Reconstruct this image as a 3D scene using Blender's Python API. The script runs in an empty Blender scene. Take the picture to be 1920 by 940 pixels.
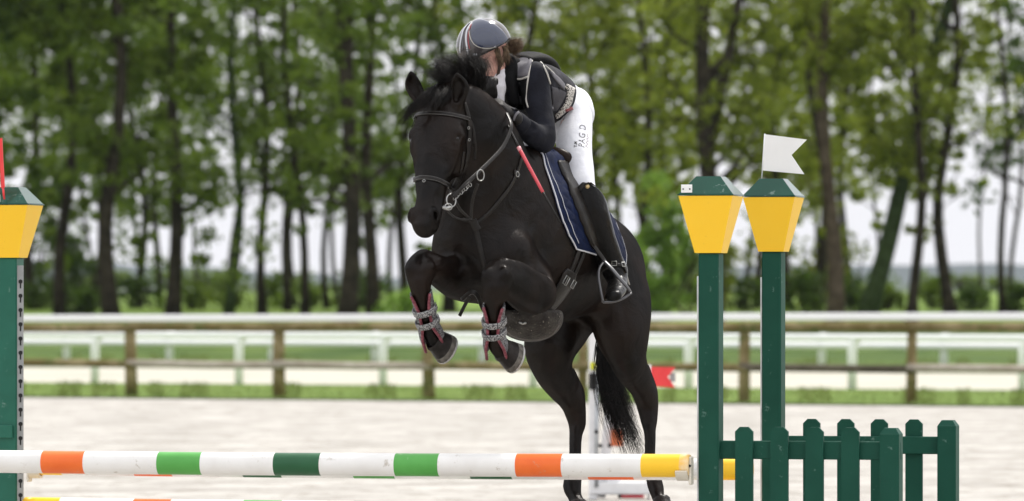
import bpy, math, random
import numpy as np
from mathutils import Vector
from mathutils.bvhtree import BVHTree

sc = bpy.context.scene
COL = sc.collection
rng = np.random.default_rng(7)
random.seed(7)

# ------------------------------------------------------------------ camera
H = 1.58            # eye height of the photographer
FPX = 10500.0       # focal length in photo pixels (200 mm lens)
YH = 560.0          # horizon row
cam_d = bpy.data.cameras.new('camera')
cam = bpy.data.objects.new('camera', cam_d); COL.objects.link(cam)
cam.location = (0, 0, H); cam.rotation_euler = (math.radians(90), 0, 0)
cam_d.sensor_width = 36.0
cam_d.lens = FPX / 1920 * 36.0
cam_d.shift_y = 90 / 1920
cam_d.clip_start = 0.5; cam_d.clip_end = 20000
cam_d.dof.use_dof = True
cam_d.dof.focus_distance = 25.75
cam_d.dof.aperture_fstop = 4.6
sc.camera = cam

# ------------------------------------------------------------------ world, sun, exposure
SUN_EL, SUN_AZ = math.radians(56), math.radians(30)      # azimuth clockwise from +Y: high, behind the horse and to the right
world = bpy.data.worlds.new("World"); sc.world = world
world.use_nodes = True
nt = world.node_tree; nt.nodes.clear()
out = nt.nodes.new('ShaderNodeOutputWorld'); bg = nt.nodes.new('ShaderNodeBackground')
sky = nt.nodes.new('ShaderNodeTexSky'); sky.sky_type = 'NISHITA'; sky.sun_disc = False
sky.sun_elevation = SUN_EL; sky.sun_rotation = SUN_AZ; sky.dust_density = 4.0
tc = nt.nodes.new('ShaderNodeTexCoord'); mp = nt.nodes.new('ShaderNodeMapping')
mp.inputs['Scale'].default_value = (1, 1, 4)
no = nt.nodes.new('ShaderNodeTexNoise'); no.inputs['Scale'].default_value = 3.5; no.inputs['Detail'].default_value = 6
cr = nt.nodes.new('ShaderNodeValToRGB')
cr.color_ramp.elements[0].position = 0.30; cr.color_ramp.elements[0].color = (0.84, 0.84, 0.84, 1)
cr.color_ramp.elements[1].position = 0.60; cr.color_ramp.elements[1].color = (1, 1, 1, 1)
mx = nt.nodes.new('ShaderNodeMix'); mx.data_type = 'RGBA'
nt.links.new(tc.outputs['Generated'], mp.inputs['Vector']); nt.links.new(mp.outputs['Vector'], no.inputs['Vector'])
nt.links.new(no.outputs['Fac'], cr.inputs['Fac']); nt.links.new(cr.outputs['Color'], mx.inputs['Factor'])
# thin cloud: paler and brighter overhead than over the trees
sx = nt.nodes.new('ShaderNodeSeparateXYZ'); nt.links.new(tc.outputs['Generated'], sx.inputs[0])
c2 = nt.nodes.new('ShaderNodeValToRGB'); c2.color_ramp.elements[0].position = 0.02; c2.color_ramp.elements[0].color = (0.68, 0.68, 0.695, 1)
c2.color_ramp.elements[1].position = 0.42; c2.color_ramp.elements[1].color = (1.0, 1.0, 1.0, 1)
nt.links.new(sx.outputs['Z'], c2.inputs['Fac'])
ml = nt.nodes.new('ShaderNodeMix'); ml.data_type = 'RGBA'; ml.blend_type = 'MULTIPLY'; ml.inputs['Factor'].default_value = 1; ml.inputs['A'].default_value = (11.6, 11.6, 11.9, 1)
ml.clamp_result = False
nt.links.new(c2.outputs['Color'], ml.inputs['B']); nt.links.new(ml.outputs['Result'], mx.inputs['B'])
nt.links.new(sky.outputs['Color'], mx.inputs['A']); nt.links.new(mx.outputs['Result'], bg.inputs['Color'])
bg.inputs['Strength'].default_value = 0.10
nt.links.new(bg.outputs['Background'], out.inputs['Surface'])

sun_d = bpy.data.lights.new('sun', 'SUN'); sun_d.energy = 3.3; sun_d.angle = math.radians(2.5); sun_d.color = (1.0, 0.955, 0.89)
sun = bpy.data.objects.new('sun', sun_d); COL.objects.link(sun)
sdir = Vector((math.sin(SUN_AZ) * math.cos(SUN_EL), math.cos(SUN_AZ) * math.cos(SUN_EL), math.sin(SUN_EL)))
sun.rotation_euler = sdir.to_track_quat('Z', 'Y').to_euler()
sun.location = (10, 10, 20)

sc.render.engine = 'CYCLES'
sc.view_settings.view_transform = 'Standard'; sc.view_settings.look = 'None'
sc.view_settings.gamma = 1.0; sc.view_settings.use_curve_mapping = False
sc.view_settings.exposure = 0.34
sc.cycles.use_denoising = True
sc.cycles.max_bounces = 6; sc.cycles.transparent_max_bounces = 12
sc.cycles.sample_clamp_indirect = 6

# ------------------------------------------------------------------ helpers
def P(px, py, D):
    """a point seen at photo pixel (px, py) standing D metres away"""
    return np.array([(px - 960) * D / FPX, D, H - (py - YH) * D / FPX])

def nrm(v):
    v = np.asarray(v, float); return v / (np.linalg.norm(v) + 1e-12)

def tag(o, label=None, cat=None, group=None, kind=None):
    if label: o['label'] = label
    if cat: o['category'] = cat
    if group: o['group'] = group
    if kind: o['kind'] = kind
    return o

def thing(name, label, cat, loc=(0, 0, 0), rz=0, group=None):
    o = bpy.data.objects.new(name, None); COL.objects.link(o)
    o.location = loc; o.rotation_euler = (0, 0, rz); o.empty_display_size = 0.1
    return tag(o, label, cat, group)

def mesh_obj(name, V, F, mat, parent=None, smooth=False, world_space=True):
    """V, F given in world space; with a parent they are moved into its local space"""
    V = np.asarray(V, np.float64).reshape(-1, 3)
    if parent is not None and world_space:
        M = np.array(root_matrix(parent).inverted())
        V = V @ M[:3, :3].T + M[:3, 3]
    me = bpy.data.meshes.new(name)
    if isinstance(F, np.ndarray):
        n, k = F.shape
        me.vertices.add(len(V)); me.vertices.foreach_set('co', V.ravel().astype(np.float32))
        me.loops.add(n * k); me.loops.foreach_set('vertex_index', F.ravel().astype(np.int32))
        me.polygons.add(n)
        me.polygons.foreach_set('loop_start', (np.arange(n) * k).astype(np.int32))
        me.polygons.foreach_set('loop_total', np.full(n, k, np.int32))
        me.update(calc_edges=True)
    else:
        me.from_pydata([tuple(v) for v in V], [], [tuple(int(i) for i in f) for f in F]); me.update()
    me.validate()
    if smooth: me.polygons.foreach_set('use_smooth', [True] * len(me.polygons))
    if mat is not None: me.materials.append(mat)
    o = bpy.data.objects.new(name, me); COL.objects.link(o)
    if parent is not None: o.parent = parent
    return o

def root_matrix(o):
    from mathutils import Matrix
    M = Matrix.LocRotScale(o.location, o.rotation_euler, o.scale)
    if o.parent is not None: return root_matrix(o.parent) @ M
    return M

class MB:
    """collects polygons in one mesh"""
    def __init__(s): s.V = []; s.F = []; s.n = 0
    def add(s, V, F):
        V = np.asarray(V, float).reshape(-1, 3)
        s.V.append(V); s.F += [tuple(int(i) + s.n for i in f) for f in F]; s.n += len(V); return s
    def box(s, c, size, R=None, bev=0.0):
        x, y, z = np.array(size) / 2.0
        if bev <= 0:
            V = np.array([[i * x, j * y, k * z] for i in (-1, 1) for j in (-1, 1) for k in (-1, 1)])
            F = [(0, 1, 3, 2), (4, 6, 7, 5), (0, 4, 5, 1), (2, 3, 7, 6), (0, 2, 6, 4), (1, 5, 7, 3)]
        else:
            b = min(bev, x * .9, y * .9, z * .9)
            V = []; idx = {}
            for i in (-1, 1):
                for j in (-1, 1):
                    for k in (-1, 1):
                        for a in range(3):
                            p = [i * (x - b), j * (y - b), k * (z - b)]
                            p[a] = (i * x, j * y, k * z)[a]
                            idx[(i, j, k, a)] = len(V); V.append(p)
            F = []
            for a in range(3):
                o1, o2 = [q for q in range(3) if q != a]
                for sg in (-1, 1):
                    f = []
                    for (u, v) in ((-1, -1), (1, -1), (1, 1), (-1, 1)):
                        key = [0, 0, 0]; key[a] = sg; key[o1] = u; key[o2] = v
                        f.append(idx[tuple(key) + (a,)])
                    if (sg > 0) != (a != 1): f = f[::-1]
                    F.append(f)
            for a in range(3):
                o1, o2 = [q for q in range(3) if q != a]
                for u in (-1, 1):
                    for v in (-1, 1):
                        f = []
                        for (w, ax) in ((-1, o1), (1, o1), (1, o2), (-1, o2)):
                            key = [0, 0, 0]; key[a] = w; key[o1] = u; key[o2] = v
                            f.append(idx[tuple(key) + (ax,)])
                        F.append(f)
            for i in (-1, 1):
                for j in (-1, 1):
                    for k in (-1, 1):
                        F.append([idx[(i, j, k, 0)], idx[(i, j, k, 1)], idx[(i, j, k, 2)]])
            V = np.array(V)
        if R is not None: V = V @ np.array(R).T
        s.add(V + np.asarray(c, float), F); return s
    def prism(s, poly, axis_o, ex, ey, ez, depth):
        """polygon (2D in ex,ez) extruded by depth along ey, centred"""
        n = len(poly); V = []
        for d in (-depth / 2, depth / 2):
            for (a, b) in poly: V.append(np.array(axis_o) + np.array(ex) * a + np.array(ez) * b + np.array(ey) * d)
        F = [tuple(range(n)), tuple(range(2 * n - 1, n - 1, -1))]
        F += [(i, i + n, (i + 1) % n + n, (i + 1) % n) for i in range(n)]
        s.add(V, F); return s
    def tube(s, pts, rad, n=8, caps=True, up=None, flat=1.0):
        V, F = tube_vf(pts, rad, n, caps, up, flat); s.add(V, F); return s
    def build(s, name, mat, parent=None, smooth=False):
        return mesh_obj(name, np.concatenate(s.V), s.F, mat, parent, smooth)

def tube_vf(pts, rad, n=8, caps=True, up=None, flat=1.0):
    pts = np.asarray(pts, float); m = len(pts)
    rad = np.full(m, rad) if np.isscalar(rad) else np.asarray(rad, float)
    T = np.gradient(pts, axis=0); T /= (np.linalg.norm(T, axis=1, keepdims=True) + 1e-12)
    u = np.array(up if up is not None else ((0, 0, 1) if abs(T[0][2]) < .9 else (1, 0, 0)), float)
    V = []; N = u - T[0] * u.dot(T[0]); N = nrm(N)
    an = np.arange(n) * 2 * math.pi / n
    for i in range(m):
        N = N - T[i] * N.dot(T[i]); N = nrm(N); B = np.cross(T[i], N)
        V.append(pts[i] + rad[i] * (np.outer(np.cos(an) * flat, N) + np.outer(np.sin(an), B)))
    V = np.concatenate(V)
    F = [(i * n + j, i * n + (j + 1) % n, (i + 1) * n + (j + 1) % n, (i + 1) * n + j) for i in range(m - 1) for j in range(n)]
    if caps:
        F.append(tuple(range(n))[::-1]); F.append(tuple((m - 1) * n + j for j in range(n)))
    return V, F

def catmull(pts, per=6):
    p = np.asarray(pts, float)
    if len(p) < 3:
        t = np.linspace(0, 1, per + 1)[:, None]; return p[0] * (1 - t) + p[-1] * t
    q = np.vstack([2 * p[0] - p[1], p, 2 * p[-1] - p[-2]]); o = []
    for i in range(1, len(q) - 2):
        for k in range(per):
            t = k / per
            o.append(.5 * (2 * q[i] + (-q[i-1] + q[i+1]) * t + (2*q[i-1] - 5*q[i] + 4*q[i+1] - q[i+2]) * t*t + (-q[i-1] + 3*q[i] - 3*q[i+1] + q[i+2]) * t**3))
    o.append(p[-1]); return np.array(o)

def mat(name, color, rough=0.6, color2=None, nscale=8.0, bump=0.0, bscale=60.0, metallic=0.0, coat=0.0, spec=0.5, detail=5, trans=0.0, sheen=0.0, ramp=(0.4, 0.65), stretch=None, dirt=None):
    m = bpy.data.materials.new(name); m.use_nodes = True
    nt = m.node_tree; b = nt.nodes['Principled BSDF']
    b.inputs['Base Color'].default_value = (*color, 1); b.inputs['Roughness'].default_value = rough
    b.inputs['Metallic'].default_value = metallic; b.inputs['Coat Weight'].default_value = coat
    b.inputs['Specular IOR Level'].default_value = spec
    if sheen: b.inputs['Sheen Weight'].default_value = sheen; b.inputs['Sheen Roughness'].default_value = .4
    tc = nt.nodes.new('ShaderNodeTexCoord'); vec = tc.outputs['Object']
    if stretch:
        mp = nt.nodes.new('ShaderNodeMapping'); mp.inputs['Scale'].default_value = stretch
        nt.links.new(vec, mp.inputs['Vector']); vec = mp.outputs['Vector']
    last = None
    if color2 is not None:
        n = nt.nodes.new('ShaderNodeTexNoise'); n.inputs['Scale'].default_value = nscale; n.inputs['Detail'].default_value = detail
        nt.links.new(vec, n.inputs['Vector'])
        r = nt.nodes.new('ShaderNodeValToRGB')
        r.color_ramp.elements[0].position = ramp[0]; r.color_ramp.elements[0].color = (*color, 1)
        r.color_ramp.elements[1].position = ramp[1]; r.color_ramp.elements[1].color = (*color2, 1)
        nt.links.new(n.outputs['Fac'], r.inputs['Fac']); nt.links.new(r.outputs['Color'], b.inputs['Base Color'])
        last = r.outputs['Color']
    if dirt is not None:      # small specks or scuffs of another colour: (colour, scale, threshold)
        n3 = nt.nodes.new('ShaderNodeTexNoise'); n3.inputs['Scale'].default_value = dirt[1]; n3.inputs['Detail'].default_value = 8; n3.inputs['Roughness'].default_value = .75
        nt.links.new(vec, n3.inputs['Vector'])
        r3 = nt.nodes.new('ShaderNodeValToRGB'); r3.color_ramp.elements[0].position = dirt[2]; r3.color_ramp.elements[1].position = dirt[2] + .06
        r3.color_ramp.elements[0].color = (0, 0, 0, 1)
        nt.links.new(n3.outputs['Fac'], r3.inputs['Fac'])
        mxn = nt.nodes.new('ShaderNodeMix'); mxn.data_type = 'RGBA'; mxn.inputs['B'].default_value = (*dirt[0], 1)
        if last: nt.links.new(last, mxn.inputs['A'])
        else: mxn.inputs['A'].default_value = (*color, 1)
        nt.links.new(r3.outputs['Color'], mxn.inputs['Factor']); nt.links.new(mxn.outputs['Result'], b.inputs['Base Color'])
    if bump:
        n2 = nt.nodes.new('ShaderNodeTexNoise'); n2.inputs['Scale'].default_value = bscale; n2.inputs['Detail'].default_value = 6
        nt.links.new(vec, n2.inputs['Vector'])
        bm = nt.nodes.new('ShaderNodeBump'); bm.inputs['Strength'].default_value = bump; bm.inputs['Distance'].default_value = 0.01
        nt.links.new(n2.outputs['Fac'], bm.inputs['Height']); nt.links.new(bm.outputs['Normal'], b.inputs['Normal'])
    if trans:
        t = nt.nodes.new('ShaderNodeBsdfTranslucent'); ms = nt.nodes.new('ShaderNodeMixShader'); ms.inputs[0].default_value = trans
        if last: nt.links.new(last, t.inputs['Color'])
        else: t.inputs['Color'].default_value = (*color, 1)
        o = nt.nodes['Material Output']
        nt.links.new(b.outputs[0], ms.inputs[1]); nt.links.new(t.outputs[0], ms.inputs[2]); nt.links.new(ms.outputs[0], o.inputs['Surface'])
    return m

# ------------------------------------------------------------------ implicit-surface modeller (smooth unions, surface nets)
class Field:
    def __init__(s, lo, hi, h):
        s.lo = np.array(lo, float); s.h = h
        s.n = np.ceil((np.array(hi, float) - s.lo) / h).astype(int) + 1
        s.A = np.full(tuple(s.n), 9.0, np.float32)
    def sub(s, lo, hi):
        a = np.clip(np.floor((lo - s.lo) / s.h).astype(int), 0, s.n); b = np.clip(np.ceil((hi - s.lo) / s.h).astype(int) + 1, 0, s.n)
        sl = tuple(slice(a[i], b[i]) for i in range(3))
        ax = [(s.lo[i] + np.arange(a[i], b[i]) * s.h).astype(np.float32) for i in range(3)]
        return sl, ax
    @staticmethod
    def smin(a, b, k):
        if k <= 0: return np.minimum(a, b)
        h = np.maximum(k - np.abs(a - b), 0) / k
        return np.minimum(a, b) - h * h * k * .25
    def merge(s, sl, d, k, cut=False):
        if cut: s.A[sl] = -s.smin(-s.A[sl], d, k)
        else: s.A[sl] = s.smin(s.A[sl], d, k)
    @staticmethod
    def seg(ax, a, b, wa, ha, wb, hb, up):
        X = ax[0][:, None, None] - a[0]; Y = ax[1][None, :, None] - a[1]; Z = ax[2][None, None, :] - a[2]
        d = b - a; L = np.linalg.norm(d)
        t_ = d / L if L > 1e-6 else np.array([0, 0, 1.])
        u = np.asarray(up, float); u = u - t_ * u.dot(t_)
        if np.linalg.norm(u) < 1e-3: u = np.cross(t_, [1, 0, 0.1])
        u = nrm(u); v = np.cross(t_, u)
        al = X * t_[0] + Y * t_[1] + Z * t_[2]
        t = np.clip(al / max(L, 1e-6), 0, 1); e = al - t * L
        w = wa + (wb - wa) * t; hh = ha + (hb - ha) * t; m = np.minimum(w, hh)
        sv = (X * v[0] + Y * v[1] + Z * v[2]); su = (X * u[0] + Y * u[1] + Z * u[2])
        q0 = (sv / w) ** 2 + (su / hh) ** 2 + (e / m) ** 2
        q1 = (sv / w ** 2) ** 2 + (su / hh ** 2) ** 2 + (e / m ** 2) ** 2
        k0 = np.sqrt(q0); return k0 * (k0 - 1) / np.sqrt(q1 + 1e-9)
    def chain(s, pts, k=.03, per=3, up=(0, 0, 1), cut=False):
        """pts: list of (point, width, height or None)"""
        arr = np.array([[*p[0], p[1], (p[2] if len(p) > 2 and p[2] else p[1])] for p in pts], float)
        if per > 1 and len(arr) > 2: arr = catmull(arr, per)
        R = arr[:, 3:].max() + k + 2 * s.h
        sl, ax = s.sub(arr[:, :3].min(0) - R, arr[:, :3].max(0) + R)
        if min(len(a) for a in ax) == 0: return
        D = None
        for i in range(len(arr) - 1):
            a, b = arr[i], arr[i + 1]
            r = max(a[3:].max(), b[3:].max()) + k + 2 * s.h + .01
            lo = np.minimum(a[:3], b[:3]) - r; hi = np.maximum(a[:3], b[:3]) + r
            if D is None: D = np.full([len(q) for q in ax], 9.0, np.float32)
            loc = []
            for q in range(3):
                i0 = int(np.searchsorted(ax[q], lo[q])); i1 = int(np.searchsorted(ax[q], hi[q])); loc.append(slice(i0, i1))
            sub_ax = [ax[q][loc[q]] for q in range(3)]
            if min(len(q) for q in sub_ax) == 0: continue
            d = s.seg(sub_ax, a[:3], b[:3], a[3], a[4], b[3], b[4], up)
            D[tuple(loc)] = np.minimum(D[tuple(loc)], d)
        s.merge(sl, D, k, cut)
    def ell(s, c, r, ax3=None, k=.03, cut=False):
        """ellipsoid: radii r along the three (orthonormalised) axes ax3"""
        c = np.asarray(c, float); r = np.array(r if not np.isscalar(r) else (r, r, r), float)
        E = np.eye(3) if ax3 is None else np.array(ax3, float)
        e0 = nrm(E[0]); e1 = nrm(E[1] - e0 * e0.dot(E[1])); e2 = np.cross(e0, e1)
        R = r.max() + k + 2 * s.h
        sl, ax = s.sub(c - R, c + R)
        if min(len(a) for a in ax) == 0: return
        X = ax[0][:, None, None] - c[0]; Y = ax[1][None, :, None] - c[1]; Z = ax[2][None, None, :] - c[2]
        q = [X * e[0] + Y * e[1] + Z * e[2] for e in (e0, e1, e2)]
        k0 = np.sqrt(sum((q[i] / r[i]) ** 2 for i in range(3))); k1 = np.sqrt(sum((q[i] / r[i] ** 2) ** 2 for i in range(3)) + 1e-9)
        s.merge(sl, k0 * (k0 - 1) / k1, k, cut)
    def half(s, p, n, k=.004):
        """keep only the side the normal n points away from"""
        n = nrm(n); ax = [s.lo[i] + np.arange(s.n[i]) * s.h for i in range(3)]
        d = ((ax[0][:, None, None] - p[0]) * n[0] + (ax[1][None, :, None] - p[1]) * n[1] + (ax[2][None, None, :] - p[2]) * n[2]).astype(np.float32)
        s.A = -s.smin(-s.A, -d, k)
    def nets(s):
        A = s.A; S = A < 0
        c = S[:-1, :-1, :-1].astype(np.int8)
        for (i, j, k) in ((1,0,0),(0,1,0),(1,1,0),(0,0,1),(1,0,1),(0,1,1),(1,1,1)):
            c = c + S[i:A.shape[0]-1+i, j:A.shape[1]-1+j, k:A.shape[2]-1+k]
        act = (c > 0) & (c < 8)
        I, J, K = np.nonzero(act)
        idx = np.full(act.shape, -1, np.int32); idx[I, J, K] = np.arange(len(I))
        acc = np.zeros((len(I), 3)); cnt = np.zeros(len(I))
        cor = [(i, j, k) for i in (0, 1) for j in (0, 1) for k in (0, 1)]
        for a in cor:
            for q in range(3):
                if a[q]: continue
                b = list(a); b[q] = 1
                va = A[I+a[0], J+a[1], K+a[2]]; vb = A[I+b[0], J+b[1], K+b[2]]
                m = (va < 0) != (vb < 0)
                t = np.where(m, va / np.where(m, va - vb, 1), 0)
                pos = np.array(a, float)[None, :].repeat(len(I), 0); pos[:, q] += t
                acc += pos * m[:, None]; cnt += m
        V = s.lo + (np.stack([I, J, K], 1) + acc / cnt[:, None]) * s.h
        Fs = []
        for q in range(3):
            sl0 = [slice(1, -1)] * 3; sl1 = [slice(1, -1)] * 3
            sl0[q] = slice(0, -1); sl1[q] = slice(1, None)
            a = S[tuple(sl0)]; b = S[tuple(sl1)]
            e = np.nonzero(a != b); inside = a[e]
            base = np.stack(e, 1); u, v = (q + 1) % 3, (q + 2) % 3
            for ax_ in (u, v): base[:, ax_] += 1
            quad = []
            for (du, dv) in ((-1, -1), (0, -1), (0, 0), (-1, 0)):
                g = base.copy(); g[:, u] += du; g[:, v] += dv
                quad.append(idx[g[:, 0], g[:, 1], g[:, 2]])
            quad = np.stack(quad, 1)
            quad[~inside] = quad[~inside][:, ::-1]
            Fs.append(quad)
        F = np.concatenate(Fs); F = F[(F >= 0).all(1)]
        return V, F

def relax(V, F, it=2, lam=.5, w=None):
    n = len(V); e = np.concatenate([F[:, [i, (i + 1) % 4]] for i in range(4)]); V = V.copy()
    for _ in range(it):
        acc = np.zeros_like(V); cnt = np.zeros(n)
        for k in range(3): acc[:, k] = np.bincount(e[:, 0], V[e[:, 1], k], n) + np.bincount(e[:, 1], V[e[:, 0], k], n)
        cnt = np.bincount(e[:, 0], minlength=n) + np.bincount(e[:, 1], minlength=n)
        L = lam if w is None else lam * w[:, None]
        V = V * (1 - L) + acc / np.maximum(cnt, 1)[:, None] * L
    return V

def bvh_of(V, F):
    return BVHTree.FromPolygons([tuple(v) for v in V], [tuple(f) for f in F.tolist()])

CAM = Vector((0, 0, H))
def cast(b, px, py):
    d = Vector(P(px, py, 25.0)) - CAM; d.normalize()
    best = None
    for t in (b if isinstance(b, (list, tuple)) else [b]):
        h = t.ray_cast(CAM, d)
        if h[0] is not None and (best is None or h[3] < best[3]): best = h
    if best is None: return None
    return np.array(best[0]), np.array(best[1])

def surf_path(b, pts, per=8, smooth=3, thin=1):
    """photo points dropped on a surface along their sight lines -> positions, outward normals (all in 3-D)"""
    q = catmull(np.array(pts, float), per); X = []; N = []
    first = next((cast(b, x, y) for (x, y) in q if cast(b, x, y) is not None), None)
    D = first[0][1] if first is not None else 25.6
    for (x, y) in q:
        r = cast(b, x, y)
        if r is None or (max(abs(r[0][1] - D), 0) > .22):      # past the outline: the nearest skin instead
            near = None
            for t in (b if isinstance(b, (list, tuple)) else [b]):
                h = t.find_nearest(Vector(P(x, y, D)))
                if h[0] is not None and (near is None or h[3] < near[3]): near = h
            r = (np.array(near[0]), np.array(near[1]))
        D = r[0][1]
        X.append(r[0]); N.append(r[1])
    X = np.array(X); N = np.array(N)
    for _ in range(smooth):
        N[1:-1] = (N[:-2] + N[1:-1] * 2 + N[2:]) / 4
        X[1:-1] = (X[:-2] + X[1:-1] * 2 + X[2:]) / 4
    N /= np.linalg.norm(N, axis=1, keepdims=True)
    return X, N

def band(mb, X, N, width, thick, lift=0.001):
    """leather strap lying on a surface: rounded rectangular section"""
    T = np.gradient(X, axis=0); T /= (np.linalg.norm(T, axis=1, keepdims=True) + 1e-9)
    m = len(X); width = np.full(m, width) if np.isscalar(width) else np.asarray(width)
    sec = [(-.5, 0), (-.5, .6), (-.38, 1), (.38, 1), (.5, .6), (.5, 0)]
    V = []
    for i in range(m):
        B = nrm(np.cross(T[i], N[i])); Nn = np.cross(B, T[i])
        for (a, c) in sec: V.append(X[i] + B * a * width[i] + Nn * (lift + c * thick))
    n = len(sec)
    F = [(i*n+j, (i+1)*n+j, (i+1)*n+(j+1) % n, i*n+(j+1) % n) for i in range(m-1) for j in range(n)]
    F += [tuple(range(n)), tuple((m-1)*n + j for j in range(n))[::-1]]
    mb.add(V, F); return mb

def lay_patch(b, A, B, nu, nv, thick, lift=.001, edge=.15, per=8):
    """sheet between two photo curves A and B laid on a surface, with its own thickness and soft rim"""
    A = catmull(np.array(A, float), per); B = catmull(np.array(B, float), per)
    def res(C, n):
        d = np.r_[0, np.cumsum(np.linalg.norm(np.diff(C, axis=0), axis=1))]; t = np.linspace(0, d[-1], n)
        return np.stack([np.interp(t, d, C[:, k]) for k in range(2)], 1)
    A = res(A, nu); B = res(B, nu)
    X = np.zeros((nv, nu, 3)); N = np.zeros((nv, nu, 3)); ok = np.zeros((nv, nu), bool)
    for j in range(nv):
        for i in range(nu):
            p = A[i] * (1 - j/(nv-1)) + B[i] * j/(nv-1); r = cast(b, *p)
            if r is not None: X[j, i], N[j, i] = r; ok[j, i] = True
    for _ in range(60):   # fill misses from neighbours
        if ok.all(): break
        for j in range(nv):
            for i in range(nu):
                if ok[j, i]: continue
                nb = [(j+a, i+c) for a, c in ((1,0),(-1,0),(0,1),(0,-1)) if 0 <= j+a < nv and 0 <= i+c < nu and ok[j+a, i+c]]
                if nb:
                    X[j, i] = np.mean([X[q] for q in nb], 0); N[j, i] = np.mean([N[q] for q in nb], 0); ok[j, i] = True
    for _ in range(4):
        N[1:-1, 1:-1] = (N[1:-1, 1:-1] * 2 + N[:-2, 1:-1] + N[2:, 1:-1] + N[1:-1, :-2] + N[1:-1, 2:]) / 6
    N /= np.linalg.norm(N, axis=2, keepdims=True) + 1e-9
    ju = np.minimum(np.arange(nu), np.arange(nu)[::-1]) / (nu - 1); jv = np.minimum(np.arange(nv), np.arange(nv)[::-1]) / (nv - 1)
    prof = np.clip(np.minimum(ju[None, :], jv[:, None]) / edge, 0, 1); prof = np.sqrt(1 - (1 - prof) ** 2) * .6 + .4
    top = X + N * (lift + thick * prof[:, :, None]); bot = X - N * .002
    V = np.concatenate([top.reshape(-1, 3), bot.reshape(-1, 3)]); n = nu * nv
    F = []
    for j in range(nv - 1):
        for i in range(nu - 1):
            a = j * nu + i; F.append((a, a+1, a+1+nu, a+nu)); F.append((a+n, a+nu+n, a+1+nu+n, a+1+n))
    rim = [i for i in range(nu)] + [j*nu+nu-1 for j in range(1, nv)] + [(nv-1)*nu+i for i in range(nu-2, -1, -1)] + [j*nu for j in range(nv-2, 0, -1)]
    for i in range(len(rim)):
        a, c = rim[i], rim[(i+1) % len(rim)]; F.append((a, a+n, c+n, c))
    return V, F, top

def strands(roots, dirs, length, n_seg, r0, curl, grav, seed, noise=.02, tip=.25, noise_clump=None):
    """hair: tapered three-sided strands grown from roots"""
    g = np.random.default_rng(seed); m = len(roots)
    pos = np.array(roots, float); d = np.array(dirs, float); d /= np.linalg.norm(d, axis=1, keepdims=True)
    L = np.full(m, length) if np.isscalar(length) else np.asarray(length)
    pts = [pos.copy()]
    cu = curl if callable(curl) else (lambda i, p, q: q)
    for i in range(n_seg):
        d = d + np.asarray(grav)[None, :] * (1.0 / n_seg) + g.normal(0, noise, (m, 3))
        d = cu(i / n_seg, pos, d); d /= np.linalg.norm(d, axis=1, keepdims=True)
        pos = pos + d * (L / n_seg)[:, None]; pts.append(pos.copy())
    pts = np.array(pts)                        # (seg+1, m, 3)
    return hair_mesh(pts, r0, tip)

def hair_mesh(pts, r0, tip=.25):
    S, m, _ = pts.shape
    T = np.gradient(pts, axis=0); T /= np.linalg.norm(T, axis=2, keepdims=True) + 1e-9
    ref = np.array([.3, .9, .2]); A = np.cross(T, ref); A /= np.linalg.norm(A, axis=2, keepdims=True) + 1e-9; B = np.cross(T, A)
    w = (np.linspace(1, tip, S) ** 1.2)[:, None, None] * (r0 if np.isscalar(r0) else np.asarray(r0)[None, :, None])
    R = [pts + w * (A * math.cos(a) + B * math.sin(a)) for a in (0, 2.094, 4.189)]
    V = np.stack(R, 2).reshape(-1, 3)         # index ((s*m)+k)*3+c
    s, k = np.meshgrid(np.arange(S - 1), np.arange(m), indexing='ij'); base = (s * m + k) * 3; nxt = ((s + 1) * m + k) * 3
    F = np.concatenate([np.stack([base + c, base + (c+1) % 3, nxt + (c+1) % 3, nxt + c], -1).reshape(-1, 4) for c in range(3)])
    return V, F
# ================================================================== SETTING
def struct(name, V, F, m, kind='structure'):
    o = mesh_obj(name, V, F, m); o['kind'] = kind; return o
def sheet(name, pts, z, m):
    V = [(x, y, z) for x, y in pts]; return struct(name, V, [tuple(range(len(V)))], m)
M_sand = mat('arena_sand', (0.325, 0.309, 0.284), .95, (0.45, 0.432, 0.402), .9, bump=.9, bscale=9, spec=.1, dirt=((0.225, 0.205, 0.175), 3.2, 0.53))
M_track = mat('track_sand', (0.40, 0.385, 0.325), .95, (0.46, 0.44, 0.38), .4, bump=.5, bscale=6, spec=.1)
M_grass = mat('grass', (0.09, 0.155, 0.025), .9, (0.17, 0.24, 0.055), .8, spec=.1, bump=.6, bscale=5)
M_field = mat('field_grass', (0.085, 0.145, 0.020), .9, (0.17, 0.25, 0.04), .09, spec=.1, detail=8)
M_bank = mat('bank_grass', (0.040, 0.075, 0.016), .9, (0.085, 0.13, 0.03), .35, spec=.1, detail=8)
# fence line runs a little nearer on the right: D = DF(x)
def DF(px, base=0.0): return 90.5 + base - (px - 250) * .0044
def gx(px, D): return (px - 960) * D / FPX
def strip(name, d0, d1, z, m, skew=True, x0=-1800, x1=3700):
    a, b = DF(x0), DF(x1)
    k = (lambda px, d: d + (DF(px) - 90.5) * (d / 90.5)) if skew else (lambda px, d: d)
    V = [(gx(x0, d0), k(x0, d0), z), (gx(x1, d0), k(x1, d0), z), (gx(x1, d1), k(x1, d1), z), (gx(x0, d1), k(x0, d1), z)]
    return struct(name, V, [(0, 1, 2, 3)], m)
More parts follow.
